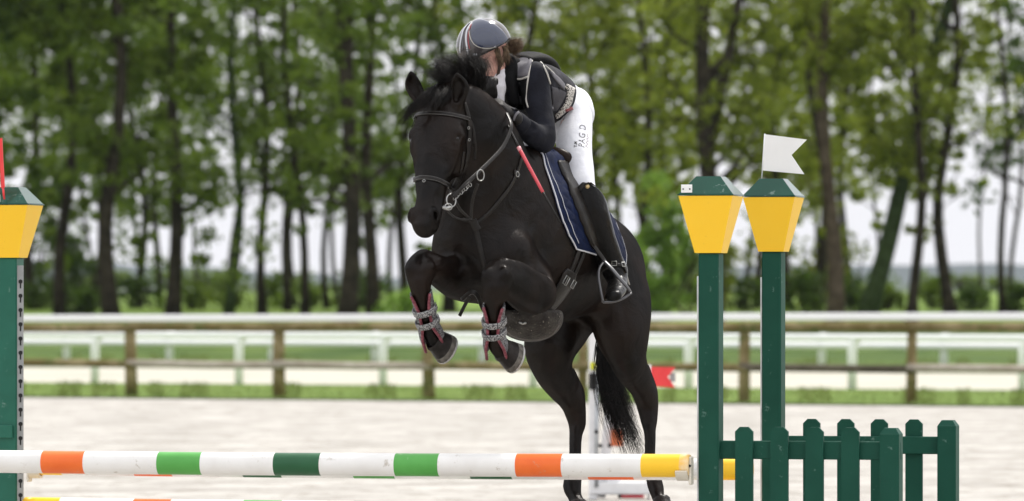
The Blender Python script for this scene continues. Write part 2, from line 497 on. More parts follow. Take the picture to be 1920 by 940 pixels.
# one ground sheet to the horizon, with the low bank the trees stand on
def terrain():
    ys = [-40, 0, 60, 120, 140, 152, 160, 168, 176, 186, 200, 260, 400, 600, 900, 1500, 3000, 6000]
    zs = [-.02, -.02, -.02, -.02, -.02, .02, .35, .8, 1.1, 1.22, 1.25, 1.35, 1.75, 2.3, 2.2, 1.5, 0, 0]
    xs = np.linspace(-1, 1, 41); V = []; F = []
    for j, (y, z) in enumerate(zip(ys, zs)):
        for i, x in enumerate(xs):
            X = x * max(120, abs(y) * 1.2); V.append((X, y, z + (.05 * math.sin(X * .21 + y) if 150 < y < 900 else 0)))
    for j in range(len(ys)-1):
        for i in range(40): a = j*41+i; F.append((a, a+1, a+42, a+41))
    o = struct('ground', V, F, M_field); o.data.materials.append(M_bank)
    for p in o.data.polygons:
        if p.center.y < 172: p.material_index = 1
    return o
gr = terrain()
# fresh sand: one sheet with gentle hoof-churned relief near the jump
sheet('arena_sand', [(-60, -20), (60, -20), (gx(6000, 66), 66), (gx(3700, DF(3700)) , DF(3700)*.995), (gx(-1800, DF(-1800)), DF(-1800)*.995), (-60, 92)], 0.0, M_sand)
strip('grass_verge', 89.2, 104.2, .006, M_grass)
strip('sand_track', 104.2, 127.5, .004, M_track)
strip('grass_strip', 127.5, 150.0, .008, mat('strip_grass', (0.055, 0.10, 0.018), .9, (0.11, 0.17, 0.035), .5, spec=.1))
# grass tufts along the verge
def grass_blades(name, regions, m, seed=3):
    g = np.random.default_rng(seed); pts = []
    for (p0, p1, d0, d1, n, h0, h1, zf) in regions:
        px = g.uniform(p0, p1, n); d = g.uniform(d0, d1, n); dd = d + (DF(px) - 90.5) * d / 90.5
        x = gx(px, d); z = np.array([zf(q) for q in dd]); h = g.uniform(h0, h1, n) * (0.6 + .8 * (np.sin(px * .02) * np.sin(px * .053 + 1) > .1))
        l = g.normal(0, .35, (n, 2)) * h[:, None]; a = g.uniform(0, 3.14, n); w = .012 + h * .06
        A = np.stack([x - np.cos(a)*w, dd - np.sin(a)*w, z], 1); B = np.stack([x + np.cos(a)*w, dd + np.sin(a)*w, z], 1); C_ = np.stack([x + l[:, 0], dd + l[:, 1], z + h], 1)
        pts.append(np.stack([A, B, C_], 1).reshape(-1, 3))
    V = np.concatenate(pts); F = np.arange(len(V), dtype=np.int32).reshape(-1, 3)
    o = mesh_obj(name, V, F, m); o['kind'] = 'stuff'; return o
M_blade = mat('grass_blade', (0.12, 0.165, 0.04), .8, (0.22, 0.26, 0.09), 3, spec=.1, trans=.3)
grass_blades('grass', [(-500, 2400, 89.5, 103.5, 22000, .02, .07, lambda d: .0), (-500, 2400, 128, 150, 9000, .05, .14, lambda d: .0)], M_blade)
# distant land
def hills(name, y, z0, amp, seed, m, x=2600, zb=-6):
    g = np.random.default_rng(seed); xs = np.linspace(-x, x, 240); zz = np.zeros(240)
    for k in range(1, 9): zz += np.sin(xs / x * k * 5.1 + g.uniform(0, 6.28)) / k
    zz += g.normal(0, .10, 240); zz = z0 + amp * zz; V = []
    for i in range(240): V += [(xs[i], y, zb), (xs[i], y + 60, max(zz[i], 1)), (xs[i], y + 420, zb)]
    F = []
    for i in range(239):
        a = 3*i; F += [(a, a+3, a+4, a+1), (a+1, a+4, a+5, a+2)]
    return struct(name, V, F, m)
M_far = mat('distant_woods', (0.075, 0.10, 0.075), .95, (0.13, 0.15, 0.12), .01, spec=.05)
hills('distant_woods', 1300, 5.5, 1.2, 4, M_far, x=1200)
hills('hills', 3600, 24, 7, 9, mat('haze_tinted_hills', (0.09, 0.11, 0.115), .95, spec=.05), x=2800)  # blue-grey of distance haze is put into the hills' own colour

# ---- timber fence with white top rail
M_timber = mat('weathered_timber', (0.155, 0.12, 0.048), .85, (0.31, 0.25, 0.14), 3.0, bump=.6, bscale=30, stretch=(1, 1, 1), spec=.15, dirt=((0.11, 0.12, 0.04), 2.2, .55))
M_timber_d = mat('dark_timber', (0.075, 0.065, 0.045), .85, (0.14, 0.12, 0.09), 3.0, bump=.6, bscale=30, spec=.15)
M_timber_p = mat('pale_timber', (0.36, 0.31, 0.25), .85, (0.48, 0.43, 0.37), 3.0, bump=.6, bscale=30, spec=.15)
M_pvc = mat('white_pvc_rail', (0.90, 0.90, 0.905), .35, (0.87, 0.87, 0.88), 1.5, spec=.4)
tf = thing('timber_fence', 'weathered round timber fence topped with long white rail behind the sand arena', 'fence', (gx(960, DF(960)), DF(960), 0))
posts = [-330, -45, 247, 523, 805, 1091, 1395, 1708, 2030, 2350]
def fp(px, z): D = DF(px); return np.array([gx(px, D), D, z + (.045 * (px - 250) / 1450 if z > .9 else 0)])
for px in posts:
    mb = MB(); D = DF(px); w = .086 + .012 * math.sin(px)
    tilt = .015 * math.sin(px * 1.7)
    mb.tube(np.array([fp(px, -.1), fp(px, .5) + [tilt, 0, 0], fp(px, 1.10) + [tilt*2, 0, 0], fp(px, 1.13) + [tilt*2, 0, 0]]), [w*1.08, w, w*.95, w*.75], 12); mb.build('post', M_timber, tf, True)
for i in range(len(posts)-1):
    a, b_ = posts[i], posts[i+1]; off = np.array([0, -.10, 0])
    sag = .012 * math.sin(a)
    mb = MB(); mb.tube(np.array([fp(a - 6, 1.115) + off, fp((a+b_)/2, 1.112 + sag) + off, fp(b_ + 6, 1.105) + off]), [.074, .068, .072], 12); mb.build('top_rail', M_timber if i % 3 else M_timber_p if False else M_timber, tf, True)
    mb = MB(); mb.tube(np.array([fp(a - 6, .535) + off, fp((a+b_)/2, .525 - sag) + off, fp(b_ + 6, .52) + off]), [.064, .060, .063], 12); mb.build('lower_rail', (M_timber_d if i in (6,) else M_timber_p if i in (2, 3, 7, 8) else M_timber), tf, True)
mb = MB(); a, b_ = fp(-330, 1.264), fp(2350, 1.264); dr = nrm(b_ - a); yy = np.array([-dr[1], dr[0], 0])
mb.box((a + b_) / 2 + [0, .03, 0], (np.linalg.norm(b_ - a), .045, .112), R=np.stack([dr, yy, [0, 0, 1]], 1), bev=.012); mb.build('white_rail', M_pvc, tf)

# ---- two white racetrack rails
def pvc(name, label, D0, xs, top, rail_h, pw, railz=None):
    t = thing(name, label, 'fence', (gx(960, D0), D0, 0))
    def q(px, z): D = D0 + (DF(px) - 90.5) * D0 / 90.5; return np.array([gx(px, D), D, z])
    for px in xs:
        mb = MB(); mb.tube(np.array([q(px, -.05), q(px, top - .14), q(px, top - .05) + [.03, -.0, 0], q(px, top - .01) + [.03 if railz else .14, 0, 0]]), [pw, pw, pw * .95, pw * .8], 10); mb.build('post', M_pvc, t, True)
    mb = MB(); pts = np.array([q(px, railz or top) + [0, -.12 if railz else 0, 0] for px in np.linspace(xs[0] - 60, xs[-1] + 60, 30)]); mb.tube(pts, rail_h / 2, 12, flat=1.0); mb.build('rail', M_pvc, t, True)
    return t
pvc('white_rail_fence', 'white plastic racetrack rail standing just behind the timber fence', 103.6, [-370, -96, 178, 448, 718, 1000, 1291, 1598, 1918, 2245], .90, .125, .080)
pvc('white_rail_fence', 'white plastic racetrack rail on the far side of the sand track', 136, [-240, -68, 125, 318, 510, 703, 905, 1112, 1325, 1541, 1770, 2005, 2240], .80, .18, .095, .515)
# ================================================================== TREES
M_bark = mat('bark', (0.020, 0.017, 0.012), .95, (0.048, 0.041, 0.028), 3, bump=.8, bscale=12, spec=.05)
M_barkb = mat('brown_bark', (0.060, 0.046, 0.032), .95, (0.115, 0.09, 0.064), 3, bump=.8, bscale=12, spec=.05)
M_ivy = mat('ivy_covered_bark', (0.028, 0.045, 0.016), .9, (0.05, 0.075, 0.03), 4, bump=.8, bscale=12, spec=.05)
M_leaf = mat('green_leaf', (0.082, 0.135, 0.012), .6, (0.155, 0.220, 0.024), 1.2, spec=.15, trans=.42)
M_leafy = mat('yellow_green_leaf', (0.145, 0.190, 0.017), .6, (0.245, 0.290, 0.034), 1.2, spec=.15, trans=.45)
M_leafd = mat('dark_green_leaf', (0.040, 0.078, 0.009), .6, (0.085, 0.140, 0.017), 1.2, spec=.15, trans=.4)
M_lime = mat('lime_leaf', (0.17, 0.30, 0.04), .6, (0.27, 0.40, 0.07), 1.2, spec=.15, trans=.45)
def ground_z(y):
    return float(np.interp(y, [150, 152, 160, 168, 176, 186, 200, 260, 400], [0, .02, .35, .8, 1.1, 1.22, 1.25, 1.35, 1.75]))
def leaf_mesh(C, R, n, size, g, flat=.7):
    """n small leaf faces in clumps: centres C, radii R"""
    k = g.integers(0, len(C), n); v = g.normal(0, 1, (n, 3)); v /= np.linalg.norm(v, axis=1, keepdims=True)
    rr = g.uniform(0, 1, n) ** .5; c = C[k] + v * (rr * R[k])[:, None] * [1, 1, flat]
    u = g.normal(0, 1, (n, 3)); u /= np.linalg.norm(u, axis=1, keepdims=True); w = np.cross(u, g.normal(0, 1, (n, 3))); w /= np.linalg.norm(w, axis=1, keepdims=True)
    s = (size * g.uniform(.6, 1.4, n))[:, None]
    V = np.stack([c - u*s, c + w*s*.6, c + u*s, c - w*s*.6], 1).reshape(-1, 3)
    return V, np.arange(4*n, dtype=np.int32).reshape(-1, 4)
def tree(px, D, wpx, top, label, seed, lean=0.0, leaves=3000, low=3.5, spread=2.3, bark=None, leafm=None, size=.11, name='tree', group='trees in the row behind the arena', limbs=9, fork=None, bend=.25, limb_low=3.0, clumps=42):
    g = np.random.default_rng(seed); x = gx(px, D); z0 = ground_z(D) - .1; r0 = wpx * .43 * D / FPX; lean = lean + (g.normal(0, .016) if abs(lean) < .01 else 0); bend = bend * g.uniform(.6, 1.7)
    t = thing(name, label, 'tree', (x, D, z0), 0, group)
    Hh = 15.0; n = 16; zs = np.linspace(0, Hh, n); ph = g.uniform(0, 6.28)
    X = x + lean * zs + bend * np.sin(zs * .45 + ph) * np.minimum(1, zs / 4) - bend * 0; Y = D + .2 * np.sin(zs * .5 + ph * 2)
    pts = np.stack([X, Y, z0 + zs], 1); pts[0, :2] = (x, D)
    mb = MB(); mb.tube(pts, r0 * np.interp(zs, [0, .4, 2, Hh], [1.45, 1.1, 1.0, .35]), 10); tips = []
    if fork:
        i = fork[0]; q = [pts[i]] + [pts[i] + np.array([fork[1] * s_, g.normal(0, .1), s_]) * 1.0 for s_ in (1.2, 3, 5.5, 9)]
        mb.tube(catmull(np.array(q), 4), np.linspace(r0 * .75, r0 * .3, 17), 8); tips += q[2:]
    for k in range(limbs):
        h = g.uniform(limb_low, Hh * .85); b0 = np.array([np.interp(h, zs, pts[:, q]) for q in range(3)]); a = g.choice([-1, 1]) * g.uniform(.5, 1.0); L = g.uniform(1.4, 3.2) * (1 - .4 * h / Hh)
        q = [b0]; d = np.array([a, g.uniform(-.7, .7), g.uniform(.2, .9)])
        for j in range(5): d = d + g.normal(0, .22, 3) + [0, 0, .06]; q.append(q[-1] + nrm(d) * L / 5)
        mb.tube(np.array(q), np.linspace(r0 * .38, .018, 6), 6, caps=False); tips += q[2:]
        for j in range(3):
            e = [q[2 + j]]; d2 = nrm(d) + g.normal(0, .7, 3)
            for _ in range(3): d2 = d2 + g.normal(0, .3, 3); e.append(e[-1] + nrm(d2) * .35)
            mb.tube(np.array(e), np.linspace(.025, .01, 4), 4, caps=False); tips.append(e[-1])
    mb.build('trunk', bark or M_bark, t, True)
    if leaves:
        tips = np.array(tips); m = clumps; lw = low * .66; cz = z0 + lw + (Hh - 1.5 - lw) * g.uniform(0, 1, m) ** .72
        cc = np.stack([np.interp(cz, pts[:, 2], pts[:, 0]) + g.normal(0, spread * .55, m), D + g.normal(0, spread * .5, m), cz], 1)
        tt = tips[tips[:, 2] > z0 + low * .5]
        if len(tt): cc = np.concatenate([cc, tt + g.normal(0, .2, tt.shape)])
        R = .18 + .95 * g.uniform(0, 1, len(cc)) ** 2.2; V, F = leaf_mesh(cc, R, int(leaves * (1.4 if px < 340 else 1.22)), size, g); mesh_obj('crown', V, F, leafm or M_leaf, t)
    return t
def bush(px, D, wpx, h, label, seed, m, n=1500, size=.10, name='bush', group='bushes under the trees', z=None):
    g = np.random.default_rng(seed); x = gx(px, D); z0 = ground_z(D) if z is None else z; R0 = wpx / 2 * D / FPX
    k = 26; c = np.stack([x + g.normal(0, R0 * .5, k), D + g.normal(0, R0 * .3, k), z0 + h * g.uniform(.08, .92, k) ** 1.0], 1)
    c[:, 0] = x + (c[:, 0] - x) * np.sqrt(np.clip(1.25 - (c[:, 2] - z0) / h, .15, 1))
    o = thing(name, label, 'tree' if 'tree' in name else 'bush', (x, D, z0), 0, group)
    mb = MB()
    for j in range(5): e = [np.array([x + g.normal(0, R0*.15), D, z0 - .1])]; d = np.array([g.normal(0, .4), g.normal(0, .2), 1.]); [e.append(e[-1] + nrm(d + g.normal(0, .2, 3)) * h / 4) for _ in range(4)]; mb.tube(np.array(e), np.linspace(.05, .015, 5), 5, caps=False)
    mb.build('stem', M_bark, o, True)
    V, F = leaf_mesh(c, g.uniform(.25, .5, k) * max(R0, .6), n, size, g, .85); mesh_obj('foliage', V, F, m, o); return o

# (x px, distance, width px, kind ...)
T = [
 (-20, 172, 24, 'dark trunk partly hidden by the left jump stand', dict(leaves=6500, low=1.4, clumps=54, leafm=M_leafd)),
 (58, 184, 20, 'dark thin trunk just right of the left jump stand', dict(leaves=6500, low=1.6)),
 (113, 172, 24, 'straight dark tree, second right of the left jump stand', dict(leaves=6200, low=1.4)),
 (182, 190, 16, 'slim dark tree hugging the left side of the broad trunk', dict(leaves=4600, low=2.0)),
 (210, 170, 34, 'broad dark trunk, thickest of those at far left', dict(leaves=5000, low=3.0, fork=(9, -.10), lean=-.012)),
 (256, 188, 16, 'slim tree between two broad dark trunks on the left', dict(leaves=4600, low=2.0)),
 (323, 172, 30, 'broad leafy dark trunk left of the bright sky opening', dict(leaves=5600, low=1.6)),
 (300, 194, 14, 'thin tree just left of the broad leafy trunk', dict(leaves=3600, low=2.0)),
 (428, 176, 20, 'straight slender tree standing alone in the bright sky opening', dict(leaves=800, low=9.0, bark=M_ivy, clumps=14)),
 (492, 176, 19, 'gently curving slender dark tree right of the bright opening', dict(leaves=1900, low=5.2, lean=-.02, bend=.2)),
 (541, 182, 17, 'slender dark tree, left one of a close pair', dict(leaves=1900, low=5.0)),
 (572, 176, 18, 'thin dark tree leaning left, foot near the white rail', dict(leaves=1700, low=5.2, lean=-.055)),
 (613, 188, 13, 'very thin dark tree left of the thick twin trunks', dict(leaves=2000, low=5.0)),
 (650, 170, 38, 'thick dark tree, left of the twin trunks behind horse head', dict(leaves=3400, low=3.2, fork=(6, -.09))),
 (701, 173, 28, 'dark tree, right of the twin trunks behind horse head', dict(leaves=3200, low=3.4, fork=(7, .07))),
 (760, 184, 20, 'shaded tree right behind the horse muzzle', dict(leaves=3400, low=2.2)),
 (842, 182, 24, 'tree hidden mostly behind the horse neck', dict(leaves=4000, low=4.0)),
 (925, 186, 22, 'tree rising behind the rider helmet', dict(leaves=4600, low=4.0)),
 (1010, 180, 24, 'tree rising behind the rider back', dict(leaves=4600, low=4.2, leafm=M_leafy)),
 (1100, 188, 20, 'tree rising behind the white thigh of the rider', dict(leaves=3600, low=5.6, leafm=M_leafy)),
 (1160, 190, 14, 'slim pale trunk above the horse rump', dict(leaves=2900, low=5.0, leafm=M_leafy)),
 (1204, 178, 20, 'dark straight tree left of the yellow capped posts', dict(leaves=4000, low=3.2, leafm=M_leafy)),
 (1262, 190, 15, 'slim tree just left of the first yellow cap', dict(leaves=3400, low=3.0, leafm=M_leafy)),
 (1335, 168, 44, 'stout forked tree rising above the first yellow cap', dict(leaves=3300, low=5.2, leafm=M_leafy, fork=(5, .20), limbs=12)),
 (1420, 190, 14, 'thin tree between the two yellow caps', dict(leaves=1500, low=6.6, leafm=M_leafy, clumps=20)),
 (1478, 190, 15, 'thin shaded tree behind the white flag', dict(leaves=1900, low=4.4, leafm=M_leafy)),
 (1531, 180, 22, 'dark trunk left of the brown barked one', dict(leaves=3600, low=3.4, leafm=M_leafy)),
 (1566, 170, 34, 'stout brown barked trunk right of the white flag', dict(leaves=4200, low=3.2, leafm=M_leafy, bark=M_barkb)),
 (1590, 192, 16, 'thin tree close behind the brown barked trunk', dict(leaves=3600, low=3.4, leafm=M_leafy)),
 (1622, 172, 40, 'leaning ivy green trunk slanting up to the right', dict(leaves=4400, low=3.2, leafm=M_leafy, bark=M_ivy, lean=.27, bend=.12)),
 (1708, 170, 22, 'thin dark tree right of the leaning ivy trunk', dict(leaves=3200, low=6.2, leafm=M_leafy, lean=.035)),
 (1784, 172, 26, 'twisting dark tree with bare boughs near the right edge', dict(leaves=1600, low=8.6, leafm=M_leafy, lean=-.03, bend=.35, limb_low=2.2, limbs=12)),
 (1880, 176, 15, 'crooked thin bare trunk nearest the right edge', dict(leaves=1200, low=9, leafm=M_leafd, bend=.35, lean=-.02, limb_low=2.4, limbs=12)),
 (1958, 180, 22, 'tree at the right edge with dense upper leaves', dict(leaves=3000, low=3.0, leafm=M_leafd)),
 (-95, 184, 22, 'leftmost tree beyond the left jump stand', dict(leaves=5600, low=1.4)),
]
for i, (px, D, w, lab, kw) in enumerate(T):
    tree(px, D, w, 0, lab, 100 + i, **kw)
# second rank: slim trees whose leaves close the upper part of the row
g2 = np.random.default_rng(55)
short = sorted([(-200, 'the picture edge'), (-95, 'the leftmost trunk'), (-20, 'the trunk behind the left stand'), (58, 'the thin trunk by the left stand'), (113, 'the straight dark trunk'), (210, 'the broadest dark trunk'), (323, 'the broad leafy trunk'), (428, 'the lone slender tree'),
 (492, 'the curving slender tree'), (541, 'the close slim pair'), (613, 'the very thin tree'), (650, 'the left twin trunk'), (701, 'the right twin trunk'), (760, 'the tree by the muzzle'), (842, 'the horse neck'), (1100, 'the rider thigh'), (1204, 'the lime bushes'), (1335, 'the stout forked tree'), (1420, 'the thin tree between the caps'),
 (1478, 'the tree behind the flag'), (1566, 'the brown barked trunk'), (1640, 'the leaning ivy trunk'), (1708, 'the thin dark tree'), (1784, 'the twisting tree'), (1880, 'the crooked bare tree'), (1958, 'the right edge tree'), (2300, 'the picture edge')])
used_gap = {}
def between(px, what):
    i = max(k for k, (q, _) in enumerate(short) if q <= px); a, b = short[i][1], short[i+1][1]
    n = used_gap.setdefault((what, i), 0); used_gap[(what, i)] += 1
    if abs(px - short[i][0]) < abs(px - short[i+1][0]) and n == 0: return f'{what} standing just right of {a}'
    if n == 0: return f'{what} standing just left of {b}'
    return f'{what} {("hugging", "midway", "close")[n % 3] if n > 1 else "in the gap"} between {a} and {b}'
for i, px in enumerate(list(range(-60, 800, 62)) + list(range(1130, 1960, 64))):
    opening = 350 < px < 470 or 1740 < px < 1900
    px = px + g2.uniform(-14, 14); tree(px, 205 + g2.uniform(0, 22), g2.uniform(7, 12), 0, between(px, 'slim back tree'), 300 + i, leaves=450 if opening else 2900, low=11.0 if opening else (4.2 if px < 340 else 5.6), spread=2.4,
         leafm=(M_leaf if px < 900 else M_leafy), group='slim trees behind the front row', limbs=6, size=.11, bend=.3, clumps=18 if opening else 34)
# undergrowth
B = [(70, 182, 130, 1.0, 'low bush right of the left jump stand', M_leafd), (250, 186, 150, 1.1, 'low bush between the two broad trunks at left', M_leafd), (375, 184, 130, 0.8, 'grey green bush at the foot of the bright sky opening', M_leaf),
     (585, 190, 110, 0.9, 'low bush by the thin leaning tree', M_leaf), (765, 170, 110, 1.0, 'bright bush right below the horse muzzle', M_lime), (1190, 172, 90, 2.6, 'tall lime bush rising from behind the horse rump', M_lime), (1235, 171, 125, 4.6, 'tallest lime green bush left of the first green post', M_lime),
     (1285, 176, 80, 2.8, 'lime bush touching the first green post', M_lime), (1400, 180, 90, 1.1, 'brown green brush between the two green posts', M_leafd), (1510, 176, 110, 1.3, 'brushy bush at the foot of the brown trunk', M_leafd), (1600, 174, 120, 1.4, 'ivy mound round the leaning trunk foot', M_leafd),
     (1660, 182, 80, 0.8, 'low bush between leaning trunk and thin tree', M_leaf), (1830, 180, 90, 0.7, 'small dark bush right of the twisting tree', M_leafd), (1905, 178, 70, 0.8, 'small dark bush by the right edge', M_leafd), (165, 176, 60, 0.7, 'small dark bush at the foot of the slim left tree', M_leafd), (1080, 182, 160, 1.2, 'bush behind the horse flank', M_leaf),
     (20, 190, 150, 2.4, 'tall shrub behind the left jump stand', M_leafd), (140, 192, 130, 2.6, 'tall thin shrub left of the broadest dark trunk', M_leafd), (440, 192, 120, 1.1, 'shrub behind the lone slender tree', M_leaf), (520, 194, 110, 1.3, 'shrub behind the curving slender tree', M_leaf), (680, 190, 120, 1.5, 'shrub behind the twin trunks', M_leafd),
     (1345, 190, 120, 2.4, 'shrub behind the stout forked tree', M_leafy), (1455, 192, 120, 2.6, 'shrub behind the second green post', M_leafy), (1560, 190, 120, 2.8, 'tall shrub behind the brown barked trunk', M_leafy), (1750, 190, 90, 1.0, 'shrub left of the twisting dark tree', M_leaf)]
for i, (px, D, w, h, lab, m) in enumerate(B): bush(px, D, w, h, lab, 500 + i, m, n=4200 if h > 3 else (1100 if h > 2.2 else 480))
# a far hedge line beyond the field
g3 = np.random.default_rng(77)
for i in range(9):
    px = -60 + i * 235 + g3.uniform(-40, 40); D = 560 + g3.uniform(0, 60); x = gx(px, D)
    n = 700; k = 12; R0 = g3.uniform(2.5, 5); c = np.stack([x + g3.normal(0, R0*.6, k), D + g3.normal(0, 1, k), 2.2 + g3.uniform(.2, 1.8, k)], 1)
    t = thing('field_tree', between(px, 'far field tree'), 'tree', (x, D, 2.1), 0, 'far trees beyond the field')
    V, F = leaf_mesh(c, np.full(k, 1.3), n, .35, g3); mesh_obj('crown', V, F, M_leaf, t)
    mb = MB(); mb.tube(np.array([[x, D, 1.9], [x, D, 3.6]]), .25, 6); mb.build('trunk', M_bark, t, True)
# ================================================================== HORSE
M_coat = mat('dark_bay_coat', (0.0016, 0.0012, 0.0011), 0.37, (0.0105, 0.0062, 0.0044), 4.5, bump=0.14, bscale=170, spec=0.12, dirt=((0.05, 0.042, 0.035), 42.0, 0.74))
nt_ = M_coat.node_tree
n_ = nt_.nodes.new('ShaderNodeTexNoise'); n_.inputs['Scale'].default_value = 9; n_.inputs['Detail'].default_value = 4; n_.inputs['Distortion'].default_value = .6
tc_ = nt_.nodes.new('ShaderNodeTexCoord'); nt_.links.new(tc_.outputs['Object'], n_.inputs['Vector'])
b2_ = nt_.nodes.new('ShaderNodeBump'); b2_.inputs['Strength'].default_value = .62; b2_.inputs['Distance'].default_value = .022
nt_.links.new(n_.outputs['Fac'], b2_.inputs['Height'])
b1_ = [q for q in nt_.nodes if q.type == 'BUMP' and q != b2_][0]; nt_.links.new(b2_.outputs['Normal'], b1_.inputs['Normal'])
# short hair reflects softly: a broad, weak gloss over a dark matt base
pb_ = nt_.nodes['Principled BSDF']; pb_.inputs['Specular IOR Level'].default_value = 0.0
gl_ = nt_.nodes.new('ShaderNodeBsdfGlossy'); gl_.inputs['Roughness'].default_value = .33; gl_.inputs['Color'].default_value = (.95, .93, .92, 1)
lw_ = nt_.nodes.new('ShaderNodeLayerWeight'); lw_.inputs['Blend'].default_value = .35
mr_ = nt_.nodes.new('ShaderNodeMapRange'); mr_.inputs['To Min'].default_value = .0135; mr_.inputs['To Max'].default_value = .036
df_ = nt_.nodes.new('ShaderNodeBsdfDiffuse'); ms_ = nt_.nodes.new('ShaderNodeMixShader')
nt_.links.new(pb_.inputs['Base Color'].links[0].from_socket, df_.inputs['Color'])
for q_ in (df_, gl_, lw_): nt_.links.new(b1_.outputs['Normal'], q_.inputs['Normal'])
nt_.links.new(lw_.outputs['Facing'], mr_.inputs['Value']); nt_.links.new(mr_.outputs['Result'], ms_.inputs[0])
nt_.links.new(df_.outputs[0], ms_.inputs[1]); nt_.links.new(gl_.outputs[0], ms_.inputs[2]); nt_.links.new(ms_.outputs[0], nt_.nodes['Material Output'].inputs['Surface'])
M_hair = mat('black_hair', (0.0060, 0.0052, 0.0048), 0.50, (0.014, 0.011, 0.0095), 30.0, spec=0.22)
M_hoof = mat('hoof_horn', (0.014, 0.012, 0.011), 0.45, (0.032, 0.028, 0.026), 25, spec=.12, bump=.3, bscale=60)
M_hoofb = mat('dusty_hoof_rim', (0.085, 0.078, 0.070), .7, (0.16, 0.15, 0.135), 40, bump=.5, bscale=80, spec=.15)
M_shoe = mat('horseshoe_steel', (0.42, 0.41, 0.40), 0.42, metallic=0.85, bump=.2, bscale=90)
M_eye = mat('dark_eye', (0.006, 0.004, 0.003), 0.14, spec=0.35)

YAW = math.radians(27)
hF = np.array([-math.sin(YAW), -math.cos(YAW), 0.30]); hF = nrm(hF)      # horse forward, rising over the jump
hL = np.array([math.cos(YAW), -math.sin(YAW), 0])                      # horse's left
hU = np.cross(hF, hL) * -1; hU = hU if hU[2] > 0 else -hU

hf = Field((-0.62, 24.85, 0.55), (0.82, 27.75, 2.72), 0.0066)
def E3(a, b): return (a, b, np.cross(a, b))

# trunk
C = [P(893, 470, 25.72), P(920, 463, 25.82), P(980, 452, 26.02), P(1034, 474, 26.36), P(1072, 482, 26.70), P(1102, 510, 26.93), P(1120, 540, 27.06)]
W = [.14, .205, .262, .285, .262, .25, .17]; HH = [.19, .275, .375, .335, .28, .25, .20]
hf.chain([(C[i], W[i], HH[i]) for i in range(7)], k=.0, per=14, up=(0, 0, 1))
# withers ridge
hf.chain([(P(985, 300, 25.9), .07, .06), (P(1020, 305, 26.1), .07, .06), (P(1050, 330, 26.35), .08, .06)], k=.10, per=2)
# breast / pectorals
hf.ell(C[0] + hL * .085 - np.array([0, 0, .03]) + hF * .06, (.10, .10, .15), E3(hL, hF), k=.07)
hf.ell(C[0] - hL * .085 - np.array([0, 0, .03]) + hF * .06, (.10, .10, .15), E3(hL, hF), k=.07)
# shoulders: blade and point of shoulder on both sides
for s_ in (1, -1):
    c = P(968, 420, 25.80) if s_ > 0 else P(962, 455, 25.84) - hL * .30
    hf.ell(c, (.075, .15, .24 if s_ > 0 else .17), (hL * s_, nrm(hF + hU * .45), hU), k=.08)
    pt = P(962, 478, 25.62) if s_ > 0 else P(868, 490, 25.76)
    hf.ell(pt, (.095, .11, .115), E3(hL, hF), k=.07)
# neck: deep oval sections, crest towards the right and away
nUp = nrm(np.array([.55, .45, .62]))
hf.chain([(P(940, 410, 25.82), .16, .28), (P(928, 355, 25.72), .14, .25), (P(920, 300, 25.66), .118, .20), (P(904, 245, 25.58), .098, .155), (P(874, 205, 25.52), .088, .12), (P(850, 188, 25.48), .075, .08)], k=.09, per=3, up=nUp)
hf.chain([(P(885, 262, 25.56), .08, .09), (P(880, 320, 25.60), .095, .10), (P(882, 380, 25.64), .12, .12), (P(880, 440, 25.68), .14, .14)], k=.08, per=3)   # windpipe and lower neck
# jugular groove on the near side
hf.chain([(P(915, 300, 25.44), .012), (P(912, 370, 25.46), .018), (P(915, 420, 25.46), .014)], k=.06, per=3, cut=True)

# head
HA = math.radians(23)
eL = np.array([math.cos(HA), -math.sin(HA), 0]); poll = P(822, 178, 25.44); muz = P(793, 437, 25.24)
eA = nrm(muz - poll); eN = np.array([-math.sin(HA), -math.cos(HA), 0]); eN = nrm(eN - eA * eN.dot(eA)); eL = nrm(np.cross(eA, eN)); eL = eL if eL[0] > 0 else -eL
HLEN = np.linalg.norm(muz - poll)
def hp(t, l=0., n=0.): return poll + eA * t + eL * l + eN * n
hs = [(.00, .070, .075, -.05), (.06, .100, .090, -.045), (.13, .112, .098, -.04), (.20, .108, .098, -.04), (.27, .093, .092, -.04), (.34, .078, .082, -.036), (.42, .066, .072, -.034), (.50, .061, .066, -.03), (.56, .066, .062, -.026), (.615, .062, .052, -.022), (.64, .050, .040, -.02)]
hf.chain([(hp(t, 0, n), w, h) for (t, w, h, n) in hs], k=.05, per=3, up=eN)
